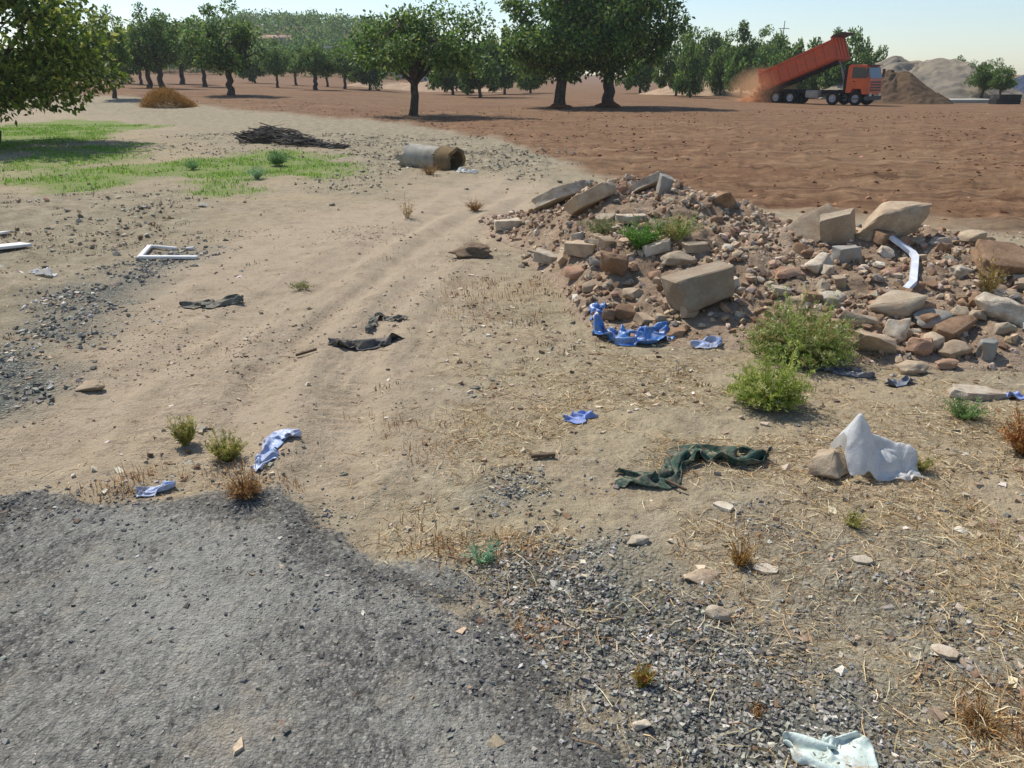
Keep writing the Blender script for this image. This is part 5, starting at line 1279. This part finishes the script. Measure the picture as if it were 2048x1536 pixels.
# bushy trees of the field edge: crowns down to the ground
BU = [((4.0, 2.4), tree_meshes(40 + k, 4.0, 2.4, 0.15, 0.12, 52, 150, 0.24, fork=0.8, ragged=0.6, hollow=0.2)) for k in range(4)]
belt = [(740, 78, 90, 96), (905, 70, 110, 92), (960, 58, 130, 80), (1010, 74, 100, 96), (1352, 66, 90, 92), (1380, 78, 70, 84), (1440, 68, 80, 96), (1482, 68, 100, 90), (1545, 76, 80, 96), (1585, 78, 90, 92), (1632, 72, 90, 98), (1668, 80, 80, 94), (1702, 70, 96, 96), (1738, 92, 56, 100), (510, 90, 80, 112), (720, 98, 80, 118), (215, 66, 130, 90), (1062, 84, 90, 104), (1280, 84, 100, 104)]
for k, (u, vt, w, Y) in enumerate(belt):
    tree_px(BU[k % 4][1], BU[k % 4][0], u, 0, vt, w, *(('bushy tree leafy to the ground in the belt behind the truck', ) if u > 1400 else ('bushy tree leafy to the ground behind the dark pair of trees', ) if u > 1030 else ('bushy tree leafy to the ground beside or behind the wide ragged tree', ) if u > 700 else ('bushy tree leafy to the ground at the foot of the wooded hill', )), rz=k * 1.7, Y=Y, group='bushy trees behind the truck' if u > 1400 else 'bushy trees behind the dark pair' if u > 1030 else 'bushy trees by the ragged tree' if u > 700 else 'bushy trees below the hill')
orch(0, 1962, 0, 118, 66, 'dark green tree beside the grey gravel heap', rz=0.5, Y=84)
orch(3, 1905, 0, 112, 44, 'tree top rising behind the pale spoil heap', rz=0.5, Y=118)
orch(1, 1998, 0, 132, 60, 'low green tree between the dark heap and the concrete pad', rz=2.5, Y=82)

# wooded hillside far behind, one mass of crowns
def far_wood():
    rg = np.random.default_rng(55); n = 1300
    x = rg.uniform(-175, 30, n * 3); y = rg.uniform(175, 345, n * 3); z = base_z(x, y)
    k = (z > 1.2) & (y < 312); x, y, z = x[k][:n], y[k][:n], z[k][:n]; n = len(x)
    cyp = rg.uniform(0, 1, n) < 0.10; R_ = np.where(cyp, rg.uniform(0.5, 0.9, n), rg.uniform(1.8, 3.8, n)); Hh = np.where(cyp, rg.uniform(4, 7, n), rg.uniform(2.8, 5.0, n))
    per = 95; ci = np.repeat(np.arange(n), per); m = n * per; d = rg.normal(size=(m, 3)); d /= np.linalg.norm(d, axis=1)[:, None]; rr = rg.uniform(0.4, 1, m) * (1 + 0.3 * rg.normal(size=m) * 0.5)
    Q = np.stack([x[ci] + d[:, 0] * rr * R_[ci], y[ci] + d[:, 1] * rr * R_[ci], z[ci] + Hh[ci] * 0.55 + d[:, 2] * rr * Hh[ci] * 0.5], 1)
    ax = d + rg.normal(0, 0.6, (m, 3)); ax /= np.linalg.norm(ax, axis=1)[:, None]; sd_ = np.cross(ax, rg.normal(size=(m, 3))); sd_ /= np.linalg.norm(sd_, axis=1)[:, None]; L = rg.uniform(0.4, 1.0, (m, 1)) * np.where(cyp, 0.7, 1)[ci][:, None]
    V = np.stack([Q, Q + ax * L * 0.5 + sd_ * L * 0.35, Q + ax * L, Q + ax * L * 0.5 - sd_ * L * 0.35], 1).reshape(-1, 3); o = (np.arange(m) * 4)[:, None]
    C = np.repeat(palette(rg, m, CAROB, CAROB_W) * rg.uniform(0.75, 1.25, n)[ci][:, None], 4, 0)
    link('far_wood', mesh_np('far_wood', V, np.concatenate([o + [0, 1, 2], o + [0, 2, 3]]), {'Col': C}, smooth=False), M_LEAF, label='far wood of trees and cypresses covering the hazy hill', kind='stuff')
far_wood()

# ------------------------------------------------------------------ houses on the hill
M_WALLP = simple('pale_render', srgb(214, 200, 186), srgb(190, 176, 164), 2, 0.9)
M_ROOF = simple('faded_tiles', srgb(176, 140, 124), srgb(148, 116, 102), 2, 0.9)
M_GLASS = simple('dark_glass', (0.02, 0.025, 0.03), (0.03, 0.035, 0.04), 2, 0.1, 0.6)
def box(bm, x0, x1, y0, y1, z0, z1, bev=0.0):
    M = Matrix.Diagonal((x1 - x0, y1 - y0, z1 - z0, 1)); M.translation = ((x0 + x1) / 2, (y0 + y1) / 2, (z0 + z1) / 2)
    r = bmesh.ops.create_cube(bm, size=1, matrix=M)
    if bev: bmesh.ops.bevel(bm, geom=list({e for v in r['verts'] for e in v.link_edges}), offset=bev, segments=2, affect='EDGES')
def bpart(name, boxes, mat, parent, bev=0.0):
    bm = bmesh.new()
    for b in boxes: box(bm, *b, bev)
    return link(name, bm_mesh(name, bm), mat, parent=parent)
def house(u, Y, z, w, d, h, rz, pitched, label):
    p = at(u, Y, base_z); root = link('house', None, loc=(p.x, p.y, p.z + z), rot=(0, 0, rz), label=label, cat='house', kind='thing')
    bpart('wall', [(-w / 2, w / 2, -d / 2, d / 2, -3, h)], M_WALLP, root)
    if pitched:
        bm = bmesh.new(); e = 0.4
        v = [bm.verts.new(q) for q in ((-w / 2 - e, -d / 2 - e, h), (w / 2 + e, -d / 2 - e, h), (w / 2 + e, d / 2 + e, h), (-w / 2 - e, d / 2 + e, h), (-w / 2 - e, 0, h + 1.9), (w / 2 + e, 0, h + 1.9))]
        for f in ((0, 1, 5, 4), (2, 3, 4, 5), (1, 2, 5), (3, 0, 4), (3, 2, 1, 0)): bm.faces.new([v[q] for q in f])
        link('roof', bm_mesh('roof', bm), M_ROOF, parent=root)
    else: bpart('roof', [(-w / 2 - 0.3, w / 2 + 0.3, -d / 2 - 0.3, d / 2 + 0.3, h, h + 0.35)], M_WALLP, root)
    for k in range(3):
        xx = -w / 2 + w * (k + 0.5) / 3; bpart('window', [(xx - 0.6, xx + 0.6, -d / 2 - 0.05, -d / 2 + 0.02, h * 0.4, h * 0.4 + 1.3)], M_GLASS, root)
house(556, 230, -0.6, 6.5, 6, 2.8, 0.3, True, 'house with faded pink tiles among the trees on the hill')
house(838, 190, 2.5, 9, 8, 5.0, -0.15, False, 'flat-roofed pale house behind the wide ragged tree')
house(672, 215, 0.5, 4.5, 5, 3, 0.1, False, 'small pale flat-roofed house halfway up the hill')
p = at(1552, 125); VV, FF = [], []
tube(VV, FF, [p + Vector((0, 0, -0.2)), p + Vector((0.05, 0, 4.5)), p + Vector((0.15, 0, 9.6))], [0.11, 0.09, 0.05], 8)
tube(VV, FF, [p + Vector((-0.6, 0, 8.6)), p + Vector((0.9, 0, 8.6))], [0.05, 0.05], 6)
link('utility_pole', mesh_np('utility_pole', np.concatenate(VV), np.concatenate(FF)), M_BARK, label='thin wooden utility pole above the trees behind the truck', cat='pole', kind='thing')

# ------------------------------------------------------------------ spoil heaps by the truck
def heap(name, u, Y, w, d, h, mat, label, seed, peak=0.0, p=1.0, rz=0.0, dz=0.0, ridge=0.0):
    """tipped heap at its angle of repose; ridge = half length of its crest relative to the half width"""
    n = 110; xs = np.linspace(-1, 1, n); X, Yg = np.meshgrid(xs, xs, indexing='ij'); x, y = X.ravel(), Yg.ravel()
    ex = np.maximum(np.abs(x - peak) - ridge, 0) / (1 - ridge - abs(peak) * 0.5)
    q = np.hypot(ex, y) * (1 + (fbm(x * 1.6 + 4, y * 1.6, seed, 3) - 0.5) * 0.30); hh = np.clip(1 - q, 0, 1) ** p
    gul = np.abs(fbm(np.arctan2(y, x) * 3.5, q * 1.2, seed + 4, 3) - 0.5)
    crest = 1 + (fbm(x * 4, y * 0 + seed, seed + 6, 3) - 0.5) * 0.35
    hh = hh * crest * (1 - 0.35 * gul * sstep(0.0, 0.3, hh)) + sstep(0.02, 0.15, hh) * (fbm(x * 14, y * 14, seed + 1, 4) - 0.5) * 0.07
    V = np.stack([x * w / 2, y * d / 2, hh * h - 0.15], 1); i = np.arange(n - 1)[:, None] * n; j = np.arange(n - 1)[None]
    F = np.stack([i + j, i + n + j, i + n + j + 1, i + j + 1], 2).reshape(-1, 4)
    c = at(u, Y, base_z); c.z += dz
    return link(name, mesh_np(name, V, F), mat, loc=c, rot=(0, 0, rz), label=label, cat='earth heap')
M_SANDH = simple('pale_sand', srgb(158, 144, 122), srgb(118, 112, 103), 0.35, 0.97, 0.05, 0.6, 0.15)
M_EARTHH = simple('brown_earth', srgb(112, 92, 72), srgb(86, 70, 55), 0.6, 0.97, 0.05, 0.6, 0.15)
M_GREYH = simple('dark_grey_gravel', srgb(82, 90, 108), srgb(58, 66, 84), 0.8, 0.97, 0.05, 0.6, 0.15)
M_BERM = simple('pale_berm', srgb(186, 160, 132), srgb(160, 134, 110), 0.6, 0.97, 0.05, 0.6, 0.15)
heap('spoil_heap', 1826, 92, 22, 15, 4.3, M_SANDH, 'broad pale heap of sand and gravel behind the truck', 601, ridge=0.35, rz=-0.3)
heap('earth_heap', 1782, 76, 10.5, 8, 2.9, M_EARTHH, 'steep brown earth heap in front of the truck cab', 602, ridge=0.1, rz=-0.4)
heap('gravel_heap', 2085, 92, 12, 12, 4.2, M_GREYH, 'dark blue-grey gravel heap beyond the concrete pad', 603)
heap('earth_bank', 1455, 100, 22, 10, 1.7, M_BERM, 'low pale earth bank behind the lone orchard tree', 604, ridge=0.5)
heap('earth_bank', 820, 112, 24, 8, 1.2, M_BERM, 'low pale earth bank behind the wide ragged tree', 605, ridge=0.5)
p = at(1925, 78); bm = bmesh.new(); box(bm, -2.9, 2.9, -2.5, 2.5, -0.3, 0.28, 0.06)
link('concrete_pad', bm_mesh('concrete_pad', bm), simple('pale_grey_concrete', srgb(176, 172, 156), srgb(150, 150, 138), 1.2, 0.9), loc=p, rot=(0, 0, 0.1), label='pale grey-green concrete pad before the spoil heaps', cat='concrete pad', kind='thing')
M_DARKB = simple('dark_stained_concrete', srgb(70, 68, 60), srgb(46, 46, 42), 1.5, 0.9)
for k, (du, w, z0, z1, lab) in enumerate(((0, 2.4, 0, 0.42, 'lower dark concrete block stacked beside the pale pad'), (4, 1.9, 0.43, 0.8, 'upper dark concrete block stacked beside the pale pad'))):
    p = at(2008 + du, 73); bm = bmesh.new(); box(bm, -w / 2, w / 2, -0.5, 0.5, 0, z1 - z0, 0.04)
    link('concrete_block', bm_mesh('concrete_block', bm), M_DARKB, loc=(p.x, p.y, p.z + z0 - 0.02), rot=(0, 0, 0.2 * (1 - k)), label=lab, cat='concrete block', kind='thing')

# ------------------------------------------------------------------ tipper truck
M_ORANGE = simple('orange_paint', srgb(232, 108, 48), srgb(190, 96, 56), 1.5, 0.5, 0.35)
M_REDBODY = simple('worn_red_paint', srgb(224, 98, 52), srgb(178, 92, 60), 1.2, 0.6, 0.3, 0.2, 0.02)
M_CHASSIS = simple('dark_chassis', srgb(52, 48, 46), srgb(36, 34, 34), 3, 0.8)
M_TYRE = simple('tyre_rubber', srgb(40, 38, 36), srgb(28, 27, 26), 6, 0.9)
M_RIM = simple('wheel_rim', srgb(190, 192, 192), srgb(150, 150, 148), 6, 0.5, 0.4)
M_WIND = simple('windscreen_glass', (0.06, 0.08, 0.10), (0.08, 0.10, 0.12), 2, 0.05, 0.9)
M_GREYP = simple('grey_plastic', srgb(96, 94, 92), srgb(74, 72, 70), 4, 0.7)
M_LAMP = simple('lamp_glass', srgb(220, 220, 210), srgb(200, 200, 190), 5, 0.15, 0.6)
M_TANK = simple('bare_metal_tank', srgb(176, 170, 156), srgb(140, 134, 122), 3, 0.5, 0.4)
def truck():
    p = hit(1652, 203, surf); p = at(1640, 71)
    root = link('dump_truck', None, loc=p, rot=(0, 0, R(-46)), label='orange dump truck with its bed raised tipping red earth', cat='truck', kind='thing')
    # local frame: +X forward, Y sideways, Z up; the chassis is 8.6 m long
    bpart('chassis', [(-4.2, 3.6, -0.48, -0.32, 0.85, 1.13), (-4.2, 3.6, 0.32, 0.48, 0.85, 1.13)] + [(x, x + 0.15, -0.32, 0.32, 0.9, 1.08) for x in (-4.1, -2.6, -1.0, 0.6, 2.2, 3.3)], M_CHASSIS, root, 0.01)
    bm = bmesh.new(); prof = [(2.55, 0.95), (2.55, 2.95), (2.75, 3.08), (4.05, 3.0), (4.32, 2.1), (4.40, 1.75), (4.40, 0.85), (3.9, 0.85), (3.78, 1.25), (3.1, 1.25), (2.95, 0.95)]
    a = [bm.verts.new((x, -1.22, z)) for x, z in prof]; b = [bm.verts.new((x, 1.22, z)) for x, z in prof]
    bm.faces.new(a); bm.faces.new(b[::-1])
    for k in range(len(prof)): bm.faces.new((a[k], b[k], b[(k + 1) % len(prof)], a[(k + 1) % len(prof)]))
    bmesh.ops.recalc_face_normals(bm, faces=bm.faces[:]); bmesh.ops.bevel(bm, geom=bm.edges[:], offset=0.04, segments=2, affect='EDGES')
    cab = link('cab', bm_mesh('cab', bm, 40), M_ORANGE, parent=root)
    bm = bmesh.new(); q = [bm.verts.new(v) for v in ((4.10, -1.06, 2.90), (4.10, 1.06, 2.90), (4.375, 1.06, 2.02), (4.375, -1.06, 2.02))]; bm.faces.new(q); r = bmesh.ops.extrude_face_region(bm, geom=bm.faces[:]); bmesh.ops.translate(bm, verts=[v for v in r['geom'] if isinstance(v, bmesh.types.BMVert)], vec=(-0.05, 0, -0.02)); bmesh.ops.recalc_face_normals(bm, faces=bm.faces[:])
    link('windscreen', bm_mesh('windscreen', bm), M_WIND, parent=cab)
    for s in (-1, 1):
        bm = bmesh.new(); pr = [(2.95, 2.05), (2.95, 2.85), (3.95, 2.82), (4.14, 2.05)]
        q = [bm.verts.new((x, s * 1.225, z)) for x, z in pr]; bm.faces.new(q); r = bmesh.ops.extrude_face_region(bm, geom=bm.faces[:]); bmesh.ops.translate(bm, verts=[v for v in r['geom'] if isinstance(v, bmesh.types.BMVert)], vec=(0, s * 0.012, 0)); bmesh.ops.recalc_face_normals(bm, faces=bm.faces[:])
        link('side_window', bm_mesh('side_window', bm), M_GLASS, parent=cab)
        bpart('door_handle', [(3.05, 3.25, s * 1.22 - 0.03, s * 1.22 + 0.03, 1.78, 1.84)], M_CHASSIS, cab)
        bpart('mirror', [(4.22, 4.34, s * 1.5 - 0.13, s * 1.5 + 0.13, 2.15, 2.75), (4.2, 4.26, min(s * 1.2, s * 1.5), max(s * 1.2, s * 1.5), 2.62, 2.68)], M_GREYP, cab, 0.01)
        bpart('headlight', [(4.42, 4.48, s * 0.85 - 0.2, s * 0.85 + 0.2, 0.72, 0.92)], M_LAMP, cab, 0.01)
        bpart('step', [(3.1, 3.75, s * 1.2 - 0.12, s * 1.2 + 0.02, 0.5, 0.56)], M_GREYP, cab)
    bpart('grille', [(4.39, 4.44, -0.95, 0.95, 1.1 + k * 0.2, 1.2 + k * 0.2) for k in range(4)], M_GREYP, cab, 0.008)
    bpart('bumper', [(4.15, 4.50, -1.24, 1.24, 0.42, 0.72)], M_GREYP, root, 0.03)
    bpart('sun_visor', [(4.02, 4.32, -1.1, 1.1, 2.98, 3.04)], M_GREYP, cab)
    bpart('air_intake', [(2.3, 2.5, -1.15, -0.85, 1.1, 3.1)], M_CHASSIS, root, 0.02)
    # four axles, front two steering; each wheel a tyre with its rim
    def wheel_mesh():
        bm = bmesh.new(); n = 28; pr = [(0.30, -0.15), (0.46, -0.17), (0.51, -0.13), (0.52, 0.0), (0.51, 0.13), (0.46, 0.17), (0.30, 0.15)]
        rings = [[bm.verts.new((r * math.cos(t * 2 * math.pi / n), y, r * math.sin(t * 2 * math.pi / n))) for t in range(n)] for r, y in pr]
        for k in range(len(pr)):
            A, B = rings[k], rings[(k + 1) % len(pr)]
            for t in range(n): bm.faces.new((A[t], A[(t + 1) % n], B[(t + 1) % n], B[t]))
        bmesh.ops.recalc_face_normals(bm, faces=bm.faces[:]); m1 = bm_mesh('tyre', bm, 40); m1.materials.append(M_TYRE)
        bm = bmesh.new(); pr = [(0.31, -0.12), (0.27, -0.11), (0.22, -0.02), (0.12, -0.04), (0.11, -0.14), (0.0, -0.15)]
        rings = [[bm.verts.new((max(r, 0.004) * math.cos(t * 2 * math.pi / n), y, max(r, 0.004) * math.sin(t * 2 * math.pi / n))) for t in range(n)] for r, y in pr]
        for A, B in zip(rings, rings[1:]):
            for t in range(n): bm.faces.new((A[t], A[(t + 1) % n], B[(t + 1) % n], B[t]))
        bm.faces.new(rings[-1]); m2 = bm_mesh('rim', bm, 40); m2.materials.append(M_RIM); return m1, m2
    tm, rm = wheel_mesh()
    for x in (3.42, 1.55, -2.15, -3.45):
        for s in (-1, 1):
            for off in ((0,) if x > 0 else (0, 0.36)):
                w = link('wheel', tm, parent=root, loc=(x, s * (1.06 - off), 0.52), rot=(0, 0, 0 if s < 0 else math.pi))
                if off == 0: link('rim', rm, parent=w)
        bpart('axle', [(x - 0.07, x + 0.07, -1.0, 1.0, 0.46, 0.60)], M_CHASSIS, root)
    for s in (-1, 1):
        bpart('fuel_tank', [(-0.9, 0.25, s * 0.78 - 0.3, s * 0.78 + 0.3, 0.55, 1.12)], M_TANK, root, 0.06)
        bpart('mudguard', [(-4.15, -1.45, s * 1.03 - 0.2, s * 1.03 + 0.2, 1.12, 1.16), (0.95, 2.15, s * 1.06 - 0.17, s * 1.06 + 0.17, 1.12, 1.16)], M_CHASSIS, root)
    # bed: hinged at the tail of the chassis, raised
    bed = link('tipper_bed', None, parent=root, loc=(-4.1, 0, 1.25), rot=(0, R(-22), 0))
    def bb(name, boxes, mat, bev=0.012): return bpart(name, boxes, mat, bed, bev)
    L = 6.0
    bb('bed_floor', [(-0.7, L, -1.2, 1.2, 0.0, 0.12)], M_REDBODY)
    for s in (-1, 1):
        bb('side_panel', [(-0.7, L, s * 1.22 - 0.04, s * 1.22 + 0.04, 0.12, 1.42)] + [(x, x + 0.13, s * 1.28 - 0.035, s * 1.28 + 0.035, 0.05, 1.42) for x in np.linspace(-0.6, L - 0.15, 9)] + [(-0.7, L, s * 1.25 - 0.09, s * 1.25 + 0.09, 1.40, 1.54)], M_REDBODY)
    bb('head_board', [(L - 0.05, L + 0.03, -1.24, 1.24, 0.05, 1.75)] + [(L + 0.03, L + 0.12, y - 0.06, y + 0.06, 0.1, 1.9) for y in (-0.9, -0.3, 0.3, 0.9)], M_REDBODY)
    bb('cab_guard', [(L, L + 0.85, -1.24, 1.24, 1.72, 1.79)], M_GREYP)
    bb('bed_beam', [(-0.3, L - 0.3, -0.45, -0.28, -0.2, 0.0), (-0.3, L - 0.3, 0.28, 0.45, -0.2, 0.0)], M_CHASSIS)
    tg = bb('tailgate', [(-1.05, -0.98, -1.18, 1.18, 0.55, 1.7)], M_REDBODY); tg.rotation_euler = (0, R(14), 0)
    VV, FF = [], []; a = np.array([2.2, 0, 1.0]); b = np.array([-4.1 + math.cos(R(22)) * 5.7, 0, 1.25 + math.sin(R(22)) * 5.7])
    for t0, t1, r in ((0, 0.42, 0.12), (0.40, 0.72, 0.095), (0.70, 1.0, 0.07)): tube(VV, FF, [a + (b - a) * t0, a + (b - a) * t1], [r, r], 12)
    link('hydraulic_ram', mesh_np('hydraulic_ram', np.concatenate(VV), np.concatenate(FF)), M_TANK, parent=root)
    # earth inside the bed and sliding out behind
    rg = np.random.default_rng(5); n = 2600; t = rg.uniform(0, 1, n); M = root.matrix_basis.copy()
    lx = -4.6 - 0.9 * t ** 0.7 + rg.normal(0, 0.22, n); ly = rg.normal(0, 0.62, n); lz = 1.35 * (1 - t ** 1.6) + rg.normal(0, 0.12, n); lz = np.maximum(lz, 0.05)
    Rm = np.array(Matrix.Rotation(R(-46), 3, 'Z')); pos = np.stack([lx, ly, lz], 1) @ Rm.T + np.array(p[:])
    s = rg.uniform(0.04, 0.16, (n, 1)) * rg.uniform(0.7, 1.3, (n, 3)); V, F, C = merge(T_ICO, pos, s, rg, palette(rg, n, [srgb(196, 134, 88), srgb(172, 112, 72), srgb(212, 158, 112)], None))
    link('falling_earth', mesh_np('falling_earth', V, F, {'Col': C}, smooth=False), M_CLOD, label='red earth clods sliding off the raised truck bed', kind='stuff')
    tail = p + Vector((math.cos(R(-46)), math.sin(R(-46)), 0)) * -5.4
    n2 = 60; xs = np.linspace(-1, 1, n2); X, Yg = np.meshgrid(xs, xs, indexing='ij'); x, y = X.ravel(), Yg.ravel(); hh = np.clip(1 - np.hypot(x, y) * (1 + (fbm(x * 3, y * 3, 66, 3) - 0.5) * 0.5), 0, 1)
    i = np.arange(n2 - 1)[:, None] * n2; j = np.arange(n2 - 1)[None]
    link('earth_heap', mesh_np('earth_heap', np.stack([x * 2.6, y * 2.0, hh * 1.25 - 0.06], 1), np.stack([i + j, i + n2 + j, i + n2 + j + 1, i + j + 1], 2).reshape(-1, 4)), simple('fresh_red_earth', srgb(190, 130, 88), srgb(160, 106, 72), 1.5, 0.97, 0.05, 0.6, 0.1), loc=tail, label='fresh small heap of red earth behind the truck tail', cat='earth heap')
    # dust hanging about the tail
    bm = bmesh.new(); bmesh.ops.create_icosphere(bm, subdivisions=3, radius=1.0)
    d = link('dust_cloud', bm_mesh('dust_cloud', bm), None, loc=tail + Vector((-0.3, -0.6, 1.2)), scale=(3.2, 2.6, 2.0), label='cloud of red dust round the tail of the truck', kind='stuff')
    m = bpy.data.materials.new('dust'); m.use_nodes = True; t = m.node_tree; t.nodes.clear(); o = t.nodes.new('ShaderNodeOutputMaterial'); v = t.nodes.new('ShaderNodeVolumePrincipled')
    v.inputs['Color'].default_value = (*srgb(245, 200, 155), 1); tc = t.nodes.new('ShaderNodeTexCoord'); le = t.nodes.new('ShaderNodeVectorMath'); le.operation = 'LENGTH'; t.links.new(tc.outputs['Object'], le.inputs[0])
    mr = t.nodes.new('ShaderNodeMapRange'); t.links.new(le.outputs['Value'], mr.inputs[0]); mr.inputs[1].default_value = 1.0; mr.inputs[2].default_value = 0.1; mr.inputs[3].default_value = 0.0; mr.inputs[4].default_value = 1.0
    ns = t.nodes.new('ShaderNodeTexNoise'); ns.inputs['Scale'].default_value = 1.6; ns.inputs['Detail'].default_value = 4; t.links.new(tc.outputs['Object'], ns.inputs['Vector']); mu = t.nodes.new('ShaderNodeMath'); mu.operation = 'MULTIPLY'; t.links.new(mr.outputs[0], mu.inputs[0]); t.links.new(ns.outputs['Fac'], mu.inputs[1])
    t.links.new(mu.outputs[0], v.inputs['Density']); t.links.new(v.outputs[0], o.inputs['Volume']); d.data.materials.append(m)
truck()

# ------------------------------------------------------------------ haze
bm = bmesh.new(); box(bm, -640, 640, -640, 640, -2.5, 45)
hz = link('haze', bm_mesh('haze', bm), None, label='thin pale summer haze over the land', kind='stuff')
m = bpy.data.materials.new('haze_air'); m.use_nodes = True; t = m.node_tree; t.nodes.clear(); o = t.nodes.new('ShaderNodeOutputMaterial'); v = t.nodes.new('ShaderNodeVolumePrincipled')
v.inputs['Color'].default_value = (0.80, 0.90, 1.0, 1); v.inputs['Density'].default_value = 0.00028; v.inputs['Anisotropy'].default_value = 0.3
t.links.new(v.outputs[0], o.inputs['Volume']); hz.data.materials.append(m)
